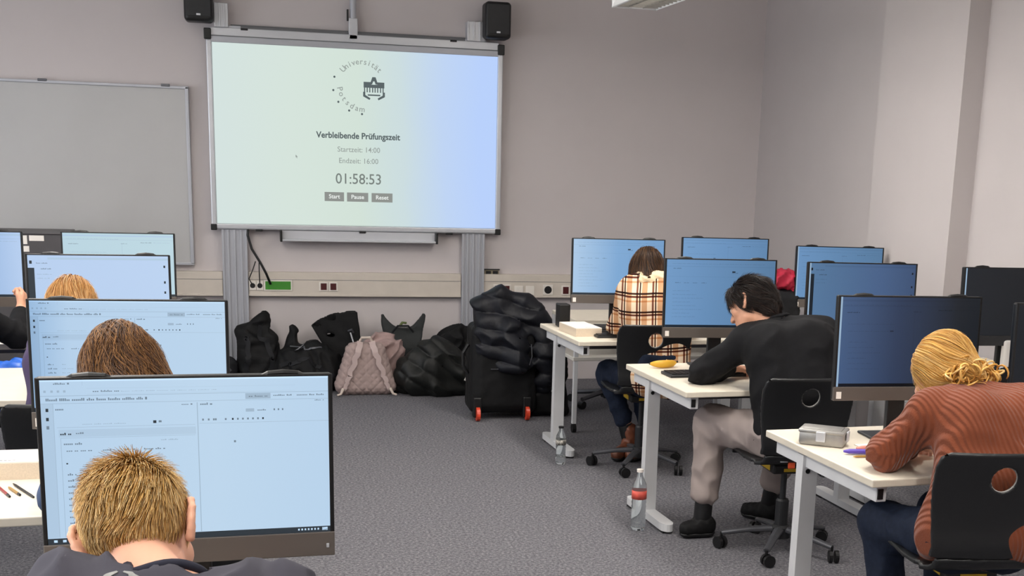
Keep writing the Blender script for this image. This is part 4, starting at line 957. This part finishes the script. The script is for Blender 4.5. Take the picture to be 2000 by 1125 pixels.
def person(label, J, hA, mats, opt):
    """J: joints in world metres"""
    o0 = V(J['pelvis'][0],J['pelvis'][1],0); t = thing('person', label, 'person', tuple(o0)); t.location = (0,0,0)
    C = V(*J['head']); pts = np.array([V(*J[k]) for k in J if k[:2] not in ('bo','hd','hn','cu')])
    lo = pts.min(0)-.2; hi = pts.max(0)+.2; lo[2] = max(lo[2],-.02)
    h = opt.get('h',.0075)
    b = SD(.03); torso_prims(b, J, 0, fat=opt.get('fat',1)); arm_prims(b,J); leg_prims(b,J)
    sk = C+hA[2]*(-.060)+hA[1]*(-.012)
    hs = opt.get('hs',1.0); b.cap(sk, V(*J['neck'])-V(0,0,.01), .047, .052, k=.02)
    L = head_prims(b, C, hA, hs)
    for a,sd in (('L',-1),('R',1)):
        W = V(*J['wr'+a]); E = V(*J['el'+a]); d = J.get('hd'+a, W-E); hand_prims(b, W, d, J.get('hn'+a,(0,0,1)), -sd if True else sd, J.get('curl',(25,45,35)))
        A_,T_ = V(*J['an'+a]),V(*J['toe'+a]); b.cap(A_-V(0,0,.03), A_*.9+T_*.1-V(0,0,.05), .036,.034,k=.02); b.cap(V(A_[0],A_[1],.045), V(T_[0],T_[1],.035), .036,.028,k=.03)
    body = sdf_mesh('body', b, lo, hi, h, mats['skin'], t)
    for x in (-1,1):
        e_ = SD(.002).ell(L(x*.031,.083,.004),(.0125*hs,)*3); sdf_mesh('eye', e_, L(x*.031,.083,.004)-.02, L(x*.031,.083,.004)+.02, .0035, bpy.data.materials.get('eye_white') or mat('eye_white','#d8d2cc',.3), t)
    # trousers
    q = SD(.04); pel = V(*J['pelvis']); sd_ = unit(V(*J['shR'])-V(*J['shL']))
    g = opt.get('pant_g',.014)
    for x in (-1,1): q.cap(pel+sd_*x*.07, pel+sd_*x*.065+V(0,0,.09), .099+g,.088+g,k=.05)
    leg_prims(q, J, g, opt.get('hem',.86), opt.get('cal',1.0)); q.post.append(folds(opt.get('pant_fold',.006), 14, 2))
    q.post.append(cut((0,0,1), pel+V(0,0,.13)))
    if 'cuts' in opt:
        pass
    sdf_mesh('trousers', q, lo, hi, .010, mats['pants'], t)
    for a in 'LR':
        A_,T_ = V(*J['an'+a]),V(*J['toe'+a]); dr = unit(V(T_[0]-A_[0],T_[1]-A_[1],0)); z0 = opt.get('footz',0)
        s = SD(.02).cap(V(A_[0],A_[1],.055+z0)-dr*.02, V(T_[0],T_[1],.042+z0), .048,.036).cap(V(A_[0],A_[1],.06+z0),V(A_[0],A_[1],opt.get('boot',.07)+z0)+0,.046,.046)
        s.post += [folds(.003,40,3), cut((0,0,-1),(0,0,z0+.012),.004)]
        sh = sdf_mesh('shoe', s, np.minimum(A_,T_)-.12, np.maximum(A_,T_)+.12, .008, mats['shoe'], t)
        s = SD(.01).cap(V(A_[0],A_[1],.045+z0)-dr*.02, V(T_[0],T_[1],.04+z0), .052,.040); s.post += [cut((0,0,1),(0,0,z0+.026),.003), cut((0,0,-1),(0,0,z0+.002),.003)]
        so = sdf_mesh('sole', s, np.minimum(A_,T_)-.12, np.maximum(A_,T_)+.12, .008, mats.get('sole',m_black), sh)
        s = SD(.01).cap(V(A_[0],A_[1],.09), A_+(V(*J['kn'+a])-A_)*.2, .043,.043)
        sdf_mesh('sock', s, A_-.12, A_+.16, .010, mats.get('sock',m_black), t)
    # top
    c = SD(.04); g = opt.get('top_g',.016); side, axis, fwd = torso_prims(c, J, g, fat=opt.get('fat',1))
    arm_prims(c, J, g*.9, True, opt.get('sleeve',.92)); 
    for p_ in opt.get('extra_top',[]): c.cap(*p_)
    N = V(*J['neck']); 
    nax = unit(C+hA[2]*(-.055)-N)
    c.post.append(folds(opt.get('top_fold',.007), opt.get('fold_scale',9), opt.get('seed',1)))
    for nm, r in (('elL',.13),('elR',.13)): c.post.append(folds(opt.get('top_fold',.007)*1.2, 26, 4, near(J[nm],r)))
    nc = opt.get('neck_cut',.075)
    hole = lambda p, d: np.maximum(d, -np.maximum(np.linalg.norm((p-N)-((p-N)@nax)[:,None]*nax,axis=1)-nc, -((p-N)@nax)-.02))
    if opt.get('neck_hole',True): c.post.append(hole)
    c.post.append(cut(-axis, V(*J['pelvis'])+axis*opt.get('hem_top',-.03)))
    top = sdf_mesh(opt.get('top_name','shirt'), c, lo, hi, opt.get('top_h',.0085), mats['top'], t)
    if 'collar' in opt:
        r, tr_, off = opt['collar'][:3]; up_ = nax; a1 = unit(np.cross(up_, side)); ctr = N+up_*off
        K = [ctr+(side*math.cos(a)+a1*math.sin(a))*r+a1*0 for a in np.linspace(0,2*PI,29)[:-1]]
        K = onto(c, K, .001, 3) if opt.get('collar_onto',False) else K
        MB().tube([Vector(p) for p in K]+[Vector(K[0])], tr_, 8, cap=False).build('collar', mats.get('collar',mats['top']), t, smooth=True)
    return t, c, b, L
def hair_build(t, body_f, C, A, L, hm, base_m, mask, pole, n, nst, step, lift, width, extra=None, base_off=.006, flowfn=None, hh=.007, wave=0., curl=0., cfreq=1.0, seed=1, ext_rng=.2, name='hair', kbase=.02, groove=0.):
    """scalp shell + strands"""
    rng = np.random.RandomState(seed); C = V(*C)
    def loc(p): return (p-C)@A.T
    hsd = SD(.02)
    hsd.ell(L(0,-.014,.028), V(.075,.094,.090)+base_off, A)
    if extra: extra(hsd, L)
    core = SD(.02); core.p = list(hsd.p); core.subs = list(hsd.subs)
    if groove: hsd.post.append(lambda p, d: d-groove*wob(p*np.array([1,1,.25]) if False else loc(p)*np.array([1.,.4,.25]), 60, 2))
    hsd.post.append(lambda p, d: np.maximum(d, mask(loc(p))))
    lo = C-ext_rng; hi = C+ext_rng
    base = sdf_mesh('scalp', hsd, lo, hi, hh, base_m)
    D = rng.normal(size=(n*3,3)); D /= np.linalg.norm(D,axis=1)[:,None]
    P = C+D*ext_rng*.85
    for _ in range(14): P = P-np.clip(core(P),-.05,.05)[:,None]*grad(core,P)
    ok = (mask(loc(P)) < .002)&(np.abs(core(P))<.004); P = P[ok][:n]
    pole_w = L(*pole); ph0 = 4*wob(P,22,6)
    def flow(p, i):
        v = p-pole_w; v = v/np.maximum(np.linalg.norm(v,axis=1),1e-6)[:,None]
        if flowfn is not None: v = flowfn(p, v, loc(p), i)
        if curl:
            sdv = np.cross(v, grad(core,p)); v = v+curl*np.sin(i*cfreq+ph0)[:,None]*sdv
        if wave: v = v+wave*np.stack([wob(p,28,1),wob(p,28,2),wob(p,28,3)],1)
        return v
    st = step*(.7+.6*rng.rand(len(P)))
    lq = loc(P)
    if callable(lift): off = lift(lq, nst)*(.6+.8*rng.rand(len(P)))[:,None]
    else: off = np.linspace(0,1,nst+1)[None]*lift*(.4+1.2*rng.rand(len(P)))[:,None]
    sv = strands(core, P, flow, nst, st, off, width)
    bv, bf = obj_arrays(base)
    bpy.data.objects.remove(base)
    jit = join_mesh(name, [sv], hm, t)
    bb = bpy.data.meshes.new('scalp_hair'); bb.from_pydata(bv.tolist(),[],bf.tolist()); bb.polygons.foreach_set('use_smooth',[True]*len(bb.polygons)); bb.materials.append(base_m)
    link(bpy.data.objects.new('scalp_hair', bb), jit); return jit
def cap_mask(front=.075, nape=-.065, side=.01, y_front=.055):
    def m(q):
        z0 = np.interp(q[:,1], [-.11,-.04,-.015,.03,.055,.09], [nape,nape+.005,side+.012,side,front-.02,front])
        return (z0-q[:,2])*.8
    return m
# ---- person 1: blond, foreground
m_tee = mat('dark_grey_jersey','#42414a',.85,noise=(9,.06),bump=(420,.12,.0015),spec=.2)
m_teecol = mat('jersey_collar','#2d2e3a',.85,bump=(300,.2,.001),spec=.2)
m_jean = mat('dark_jeans','#1a2233',.8,noise=(60,.15),bump=(250,.2,.002),spec=.2)
h_blond = hair_mat('blond_hair',['#8f6530','#c3964f','#e2bb78','#f3d498','#b08143','#f7e0ae'])
b_blond = mat('blond_scalp','#a67842',.8,noise=(120,.25))
A1 = frame((.965,-.09,.235),(-.05,.80,.60))
J1 = dict(head=(-.195,2.07,1.12), neck=(-.145,1.91,1.078), pelvis=(-.14,1.66,.60), shL=(-.285,1.92,1.060), shR=(.015,1.90,1.035), elL=(-.43,2.22,.82), elR=(.14,2.22,.82), wrL=(-.27,2.36,.785), wrR=(-.02,2.36,.785),
  hipL=(-.23,1.70,.56),hipR=(-.05,1.70,.56),knL=(-.27,2.14,.55),knR=(.0,2.14,.55),anL=(-.28,2.12,.10),anR=(.0,2.12,.10),toeL=(-.29,2.29,.03),toeR=(.02,2.29,.03), bow=(0,-.03,.03))
P1, T1, B1, L1 = person('blond person in a dark grey T-shirt, bent over before the nearest screen', J1, A1, dict(skin=m_skin2,pants=m_jean,shoe=m_black,top=m_tee), dict(h=.006,top_g=.013,top_fold=.009,fold_scale=15,sleeve=.35,seed=2,top_name='t_shirt',neck_cut=.072,top_h=.007))
def lift1(q, n):
    k = (np.clip((q[:,2]+.070)/.07, .08, 1)*np.interp(np.abs(q[:,0]),[.04,.075],[1,.45]))[:,None]; return np.linspace(0,1,n+1)[None]**1.2*.016*k
hair_build(P1, B1, J1['head'], A1, L1, h_blond, b_blond, cap_mask(nape=-.078), (0.01,-.045,.118), 7500, 4, .0088, lift1, .0011, base_off=.005, wave=.35,
  flowfn=lambda p,v,q,i: v)
N1 = V(*J1['neck'])
def ring(c, N, ax, side, r, tr, m, t, off=.0, name='collar', tilt=0., proj=True):
    ax = unit(ax); a1 = unit(np.cross(ax, side)); s2 = np.cross(a1, ax)
    K = [N+(s2*math.cos(a)+a1*math.sin(a))*r+ax*(off+tilt*math.sin(a)) for a in np.linspace(0,2*PI,33)[:-1]]
    K = onto(c, K, .0, 3) if proj else onto(B1, K, .004, 4)
    b = MB().tube([Vector(p) for p in K]+[Vector(K[0])], tr, 8, cap=False); return b.build(name, m, t, smooth=True)
SD1 = unit(V(*J1['shR'])-V(*J1['shL']))
ring(T1, N1+V(-.002,.010,.0), V(*J1['head'])-N1+V(0,0,.035), SD1, .060, .008, m_teecol, P1, name='collar', proj=False)
# faded print on the back of the shirt
m_print = mat('faded_print','#8d8e8c',.8,noise=(80,.15))
for nm, pp, ww in (('shirt_print',[(-.207,1.86,1.138),(-.219,1.85,1.130),(-.225,1.83,1.120),(-.222,1.81,1.108)],[.004,.010,.012,.008]),
                   ('shirt_print',[(-.200,1.86,1.136),(-.184,1.85,1.131),(-.168,1.84,1.125),(-.158,1.82,1.115)],[.003,.010,.014,.010]),
                   ('shirt_print',[(-.196,1.84,1.125),(-.185,1.82,1.115),(-.180,1.80,1.105)],[.003,.008,.008])):
    ribbon(T1, pp, ww, m_print, nm, P1, off=.0005, th=.0012, n=20)
# ---- long hair helper
def drape(points):          # extra hair mass: (a, b, ra, rb) in head coordinates
    def f(h, L):
        for a, b, ra, rb in points: h.cap(L(*a), L(*b), ra, rb, k=.03)
    return f
def long_mask(front=.06, face_y=.045, low=-.3):
    def m(q):
        d = np.maximum(q[:,1]-np.interp(q[:,2],[-.3,-.05,.03,.08,.12],[face_y-.03,face_y-.015,face_y,.085,.12]), low-q[:,2]); return d
    return m
def down_flow(dirn, k=.6):
    D = unit(dirn)
    def f(p, v, q, i): 
        w_ = np.clip((.09-q[:,2])/.06,0,1)[:,None]; return v*(1-w_*k)+D[None]*w_*k
    return f
# ---- person 2: brown hair, behind the near screen
m_blue = mat('blue_knit','#3a4f73',.85,noise=(30,.08),bump=(200,.2,.003))
h_brown = hair_mat('brown_hair',['#2e1c12','#4f3220','#75502f','#a37545','#40291a'])
b_brown = mat('brown_underhair','#352013',.8)
A2 = frame((.99,.06,.10),(-.02,.50,.86))
J2 = dict(head=(-.352,3.50,1.158), neck=(-.33,3.40,1.075), pelvis=(-.26,3.22,.58), shL=(-.455,3.42,1.02), shR=(-.16,3.38,1.03), elL=(-.522,3.56,.80), elR=(-.02,3.62,.80), wrL=(-.40,3.80,.79), wrR=(-.20,3.82,.79),
  hipL=(-.34,3.26,.55),hipR=(-.18,3.26,.55),knL=(-.36,3.68,.54),knR=(-.14,3.68,.54),anL=(-.36,3.66,.10),anR=(-.14,3.66,.10),toeL=(-.37,3.84,.03),toeR=(-.13,3.84,.03))
P2, T2, B2, L2 = person('person with loose wavy brown hair, behind the nearest screen', J2, A2, dict(skin=m_skin,pants=m_jean,shoe=m_black,top=m_blue), dict(h=.010,top_h=.012,fat=.88,seed=3,top_name='sweater'))
hair_build(P2, B2, J2['head'], A2, L2, h_brown, b_brown, long_mask(), (0,.01,.13), 5200, 11, .021, .010, .0016,
  extra=drape([((0,-.03,0),(.015,-.07,-.12),.085,.075),((.04,-.02,0),(.085,-.05,-.13),.06,.05),((-.04,-.01,0),(-.055,-.04,-.12),.055,.045)]), base_off=.006, flowfn=down_flow((.22,-.05,-1),.8), wave=.35, curl=.8, cfreq=.9, groove=.003, ext_rng=.26)
# ---- person 3: reddish blond
h_red = hair_mat('reddish_blond_hair',['#8a5a2c','#b98348','#d2a468','#a67038','#e6c08a'])
b_red = mat('reddish_underhair','#8f5a2b',.8)
m_purple = mat('plum_cloth','#3c2d4f',.85,noise=(20,.1))
A3_ = frame((1,.03,-.03),(0,.62,.78))
J3 = dict(head=(-.685,5.13,1.122), neck=(-.66,5.00,1.07), pelvis=(-.66,4.80,.58), shL=(-.745,5.02,1.0), shR=(-.49,5.0,1.0), elL=(-.775,5.24,.80), elR=(-.42,5.24,.80), wrL=(-.74,5.42,.79), wrR=(-.56,5.44,.79),
  hipL=(-.74,4.84,.55),hipR=(-.58,4.84,.55),knL=(-.76,5.26,.54),knR=(-.54,5.26,.54),anL=(-.76,5.24,.10),anR=(-.54,5.24,.10),toeL=(-.77,5.42,.03),toeR=(-.53,5.42,.03))
P3, T3, B3, L3 = person('person with reddish-blond hair whose crown shows above the second screen at left', J3, A3_, dict(skin=m_skin2,pants=m_jean,shoe=m_black,top=m_purple), dict(h=.010,top_h=.012,fat=.88,seed=4,top_name='sweater'))
hair_build(P3, B3, J3['head'], A3_, L3, h_red, b_red, long_mask(), (0.01,.02,.13), 2600, 8, .02, .009, .002,
  extra=drape([((0,-.03,0),(0,-.06,-.10),.08,.07)]), base_off=.004, flowfn=down_flow((.05,-.1,-1),.7), wave=.5, groove=.003, ext_rng=.24)
# ---- person 4: black sleeves at the left border
m_blk_knit = mat('black_knit','#0f0f12',.85,noise=(40,.15),bump=(200,.3,.002),spec=.25)
A4 = frame((1,.05,0),(0,.5,.87))
J4 = dict(head=(-1.66,6.66,1.15), neck=(-1.62,6.52,1.08), pelvis=(-1.60,6.28,.58), shL=(-1.80,6.55,1.01), shR=(-1.42,6.50,1.01), elL=(-1.82,6.80,.80), elR=(-1.17,6.74,.795), wrL=(-1.62,7.0,.79), wrR=(-1.175,6.96,.90), hdR=(.15,.6,.7), hnR=(.9,-.3,.1), curl=(35,60,50),
  hipL=(-1.68,6.32,.55),hipR=(-1.52,6.32,.55),knL=(-1.70,6.72,.54),knR=(-1.50,6.72,.54),anL=(-1.70,6.72,.10),anR=(-1.50,6.72,.10),toeL=(-1.71,6.90,.03),toeR=(-1.49,6.90,.03))
P4, T4, B4, L4_ = person('person in black at the left border, only one bent arm in view', J4, A4, dict(skin=m_skin,pants=m_jean,shoe=m_black,top=m_blk_knit), dict(h=.0075,top_h=.010,fat=.9,seed=5,top_name='sweater',sleeve=.80))
hair_build(P4, B4, J4['head'], A4, L4_, h_brown, b_brown, long_mask(), (0,.01,.13), 1200, 6, .02, .009, .003, base_off=.010, flowfn=down_flow((0,-.1,-1),.7), wave=.3, ext_rng=.22)
# ---- person 5: plaid overshirt
m_plaid = bpy.data.materials.new('plaid_flannel'); m_plaid.use_nodes = True; nt = m_plaid.node_tree; b = nt.nodes['Principled BSDF']; b.inputs['Roughness'].default_value = .9; b.inputs['Specular IOR Level'].default_value = .15
tc = nt.nodes.new('ShaderNodeTexCoord'); mp = nt.nodes.new('ShaderNodeMapping'); mp.inputs['Rotation'].default_value = (.0,.05,.35); nt.links.new(tc.outputs['Object'], mp.inputs[0]); sp2 = nt.nodes.new('ShaderNodeSeparateXYZ'); nt.links.new(mp.outputs[0], sp2.inputs[0])
def band(src, period, phase, stops):
    a = nt.nodes.new('ShaderNodeMath'); a.operation = 'MULTIPLY_ADD'; a.inputs[1].default_value = 1/period; a.inputs[2].default_value = phase; nt.links.new(src, a.inputs[0])
    f = nt.nodes.new('ShaderNodeMath'); f.operation = 'FRACT'; nt.links.new(a.outputs[0], f.inputs[0])
    r = nt.nodes.new('ShaderNodeValToRGB'); r.color_ramp.interpolation = 'CONSTANT'; e = r.color_ramp.elements
    while len(e) < len(stops): e.new(.5)
    for i,(p,c) in enumerate(stops): e[i].position = p; e[i].color = (*srgb(c),1)
    nt.links.new(f.outputs[0], r.inputs[0]); return r
cream = '#ffffff'
bx_ = band(sp2.outputs['X'], .088, .2, [(0,cream),(.30,'#855a52'),(.42,cream),(.50,'#3a2423'),(.58,cream),(.66,'#d8b8a0')])
bz_ = band(sp2.outputs['Z'], .098, .45, [(0,cream),(.34,'#e2c2a8'),(.44,cream),(.58,'#6a403a'),(.68,cream),(.74,'#3a2322'),(.84,cream)])
ml = nt.nodes.new('ShaderNodeMix'); ml.data_type = 'RGBA'; ml.blend_type = 'MULTIPLY'; ml.inputs['Factor'].default_value = 1; nt.links.new(bx_.outputs[0], ml.inputs['A']); nt.links.new(bz_.outputs[0], ml.inputs['B'])
m2_ = nt.nodes.new('ShaderNodeMix'); m2_.data_type = 'RGBA'; m2_.blend_type = 'MULTIPLY'; m2_.inputs['Factor'].default_value = 1; nt.links.new(ml.outputs['Result'], m2_.inputs['A']); m2_.inputs['B'].default_value = (*srgb('#e4cdb0'),1); nt.links.new(m2_.outputs['Result'], b.inputs['Base Color'])
h_bal = hair_mat('dark_brown_hair',['#1e130c','#35231a','#503522','#2a1b12','#7a5530'])
b_dk = mat('dark_underhair','#1d130d',.8)
A5 = frame((.96,-.26,.0),(.12,.46,.88))
J5 = dict(head=(2.185,6.99,1.135), neck=(2.20,6.88,1.06), pelvis=(2.18,6.70,.57), shL=(2.075,6.93,1.01), shR=(2.36,6.87,1.0), elL=(2.055,7.06,.80), elR=(2.45,7.05,.80), wrL=(2.16,7.27,.785), wrR=(2.36,7.27,.785),
  hipL=(2.10,6.75,.54),hipR=(2.26,6.72,.54),knL=(2.03,7.18,.50),knR=(2.22,7.18,.52),anL=(2.16,7.12,.11),anR=(2.27,7.08,.11),toeL=(2.05,7.00,.03),toeR=(2.13,6.98,.03))
P5, T5, B5, L5 = person('person in a cream and brown plaid overshirt sitting at the far right desk', J5, A5, dict(skin=m_skin,pants=m_jean,shoe=mat('brown_boot_leather','#6b3a24',.5,noise=(30,.2)),top=m_plaid), dict(h=.010,top_h=.009,fat=.95,top_g=.028,seed=6,top_name='overshirt',top_fold=.009,hem_top=-.14,boot=.16,hem=.70,
   extra_top=[((2.12,6.90,1.07),(2.25,6.86,1.07),.05,.05,.03)]))
sc = SD(.03).ell((2.19,6.865,1.085),(.105,.06,.045)).cap((2.13,6.90,1.10),(2.25,6.87,1.10),.035,.035); sc.post.append(folds(.010,26,3)); sdf_mesh('hood', sc, (2.05,6.75,.98),(2.35,6.98,1.18), .008, mat('cream_fleece','#e3cba6',.95,bump=(150,.4,.004)), P5)
tail = SD(.02).cap((2.07,6.76,.70),(2.06,6.80,.52),.05,.045); tail.post.append(folds(.008,22,3)); sdf_mesh('shirt_tail', tail, (1.95,6.68,.42),(2.18,6.90,.78), .009, m_plaid, P5)
hair_build(P5, B5, J5['head'], A5, L5, h_bal, b_dk, long_mask(), (0.01,.02,.125), 4200, 9, .019, .010, .0020,
  extra=drape([((0,-.03,0),(0,-.065,-.10),.08,.065),((.03,-.02,0),(.05,-.04,-.09),.06,.05),((-.03,-.02,0),(-.06,-.03,-.10),.06,.045)]), base_off=.010, flowfn=down_flow((0,-.05,-1),.75), wave=.4, groove=.004, ext_rng=.24)
# ---- person 6: man in black sweater
m_taupe = mat('taupe_trousers','#9a8e8a',.85,noise=(10,.04),bump=(200,.2,.002),spec=.2)
h_blk = hair_mat('black_hair',['#0b0808','#1a1210','#2a1b15','#120d0b','#3c261b'])
b_blk = mat('black_underhair','#0b0808',.7)
A6 = frame((.80,.52,-.30),(-.10,.56,.80))
J6 = dict(head=(2.225,5.48,1.105), neck=(2.325,5.37,1.03), pelvis=(2.34,5.13,.585), shL=(2.175,5.40,.945), shR=(2.505,5.30,.995), elL=(2.00,5.47,.79), elR=(2.62,5.48,.80), wrL=(2.19,5.60,.79), wrR=(2.44,5.68,.79), hdL=(.75,.6,-.05),
  hipL=(2.255,5.15,.55),hipR=(2.42,5.14,.55),knL=(2.075,5.50,.545),knR=(2.50,5.56,.545),anL=(2.035,5.46,.13),anR=(2.46,5.66,.13),toeL=(1.955,5.45,.035),toeR=(2.38,5.74,.035), bow=(.0,-.055,.03))
P6, T6, B6, L6 = person('dark-haired man in a black sweater and taupe trousers writing at the banana desk', J6, A6, dict(skin=m_skin,pants=m_taupe,shoe=m_bag,top=m_blk_knit,sock=m_black), dict(h=.0075,top_h=.009,fat=1.04,top_g=.018,pant_g=.022,hem=.80,cal=1.05,seed=7,top_name='sweater',pant_fold=.008,neck_cut=.064,sleeve=.86))
hair_build(P6, B6, J6['head'], A6, L6, h_blk, b_blk, cap_mask(nape=-.085,side=-.01), (0,.06,.115), 5200, 6, .014, .016, .0016,
  extra=drape([((0,-.06,.02),(0,-.085,-.05),.055,.045),((0,.0,.09),(0,.06,.085),.045,.04)]), base_off=.012, flowfn=lambda p,v,q,i: v+.4*V(.1,-.6,-.2)[None], wave=.45, ext_rng=.22)
ring(T6, V(*J6['neck'])+V(-.012,.012,.025), V(*J6['head'])-V(*J6['neck'])+V(0,0,.10), unit(V(*J6['shR'])-V(*J6['shL'])), .068, .009, m_blk_knit, P6)
# keys hanging from the pocket
t = thing('key_ring','orange tag and silver ring hanging from the trouser pocket of the man in black','keys',(2.25,5.02,.47))
MB().tube([(-.02,0,.035),(-.045,-.01,.02),(-.03,-.01,.0),(0,-.01,.0),(.01,0,.02),(-.02,0,.035)],.004,6).build('ring', m_alul, t); MB().box(.008,.042,-.008,.004,-.035,.012,bev=.006).build('tag', mat('orange_tag','#e0562a',.5), t)
# ---- person 7: rust sweater
m_rust = mat('rust_rib_knit','#7a412b',.95,noise=(12,.05),spec=.1,sheen=.2); nt = m_rust.node_tree; b = nt.nodes['Principled BSDF']
tc = nt.nodes.new('ShaderNodeTexCoord'); mp = nt.nodes.new('ShaderNodeMapping'); mp.inputs['Rotation'].default_value = (0,.12,-.2); nt.links.new(tc.outputs['Object'], mp.inputs[0])
wv = nt.nodes.new('ShaderNodeTexWave'); wv.wave_type = 'BANDS'; wv.bands_direction = 'X'; wv.inputs['Scale'].default_value = 24; wv.inputs['Distortion'].default_value = .0; wv.inputs['Detail'].default_value = 1; nt.links.new(mp.outputs[0], wv.inputs['Vector'])
nn = nt.nodes.new('ShaderNodeTexNoise'); nn.inputs['Scale'].default_value = 160; nt.links.new(tc.outputs['Object'], nn.inputs['Vector'])
aa = nt.nodes.new('ShaderNodeMath'); aa.operation = 'MULTIPLY_ADD'; aa.inputs[1].default_value = .35; nt.links.new(nn.outputs['Fac'], aa.inputs[0]); nt.links.new(wv.outputs['Fac'], aa.inputs[2])
bp = nt.nodes.new('ShaderNodeBump'); bp.inputs['Strength'].default_value = .6; bp.inputs['Distance'].default_value = .008; nt.links.new(aa.outputs[0], bp.inputs['Height']); nt.links.new(bp.outputs['Normal'], b.inputs['Normal'])
h_yel = hair_mat('golden_hair',['#9a6a2c','#cf9a48','#ecbf6c','#b98338','#f6da98'])
b_yel = mat('golden_underhair','#a87637',.8)
A7 = frame((.90,.30,-.30),(.02,.66,.75))
J7 = dict(head=(2.275,3.845,1.075), neck=(2.335,3.72,1.005), pelvis=(2.24,3.46,.60), shL=(2.165,3.70,.945), shR=(2.50,3.60,.965), elL=(2.055,3.775,.80), elR=(2.56,3.86,.80), wrL=(2.22,3.93,.79), wrR=(2.40,4.0,.79), hdL=(.8,.5,-.05),
  hipL=(2.16,3.49,.57),hipR=(2.33,3.47,.57),knL=(2.095,3.84,.535),knR=(2.36,3.90,.55),anL=(2.10,3.70,.12),anR=(2.38,3.86,.12),toeL=(2.06,3.82,.03),toeR=(2.40,4.02,.03), bow=(.03,-.07,.03))
P7, T7, B7, L7 = person('blonde person in a rust-brown ribbed sweater leaning over the nearest right desk', J7, A7, dict(skin=m_skin2,pants=m_jean,shoe=m_black,top=m_rust), dict(h=.0085,top_h=.008,fat=.98,top_g=.024,seed=8,top_name='sweater',top_fold=.008,hem_top=-.10,neck_hole=False,sleeve=.93))
def knot(h, L):
    for a, b2, ra, rb in [((.042,.0,.01),(.048,-.01,-.05),.063,.048),((-.042,.0,.01),(-.048,-.01,-.05),.063,.048),((0,-.04,0),(.0,-.085,-.06),.07,.055),((0,.0,.02),(-.02,.03,-.04),.07,.055)]: h.cap(L(*a), L(*b2), ra, rb, k=.03)
hair_build(P7, B7, J7['head'], A7, L7, h_yel, b_yel, long_mask(face_y=.05), (0.0,.08,.11), 5200, 9, .021, .008, .0016,
  extra=knot, base_off=.011, flowfn=lambda p,v,q,i: v*.6+V(.35,-.75,-.25)[None]*.5, wave=.3, groove=.003, ext_rng=.24)
kb_ = MB(); rng7 = random.Random(4); cK = L7(.0,-.105,-.075)
for i in range(170):
    a0 = rng7.uniform(0,2*PI); R0 = rng7.uniform(.014,.034); ax = Vector((rng7.gauss(0,1),rng7.gauss(0,1),rng7.gauss(0,1))).normalized(); e1 = ax.orthogonal().normalized(); e2 = ax.cross(e1)
    c_ = Vector(cK)+Vector((rng7.gauss(.005,.040),rng7.gauss(0,.018),rng7.gauss(-.004,.016)))
    kb_.tube([c_+e1*R0*math.cos(a0+q*.5)+e2*R0*math.sin(a0+q*.5)*(.8) for q in range(10)],[.002,.003,.0034,.0036,.0036,.0036,.0034,.003,.0022,.001],6)
kb_.build('hair_knot', h_yel, P7, smooth=True)
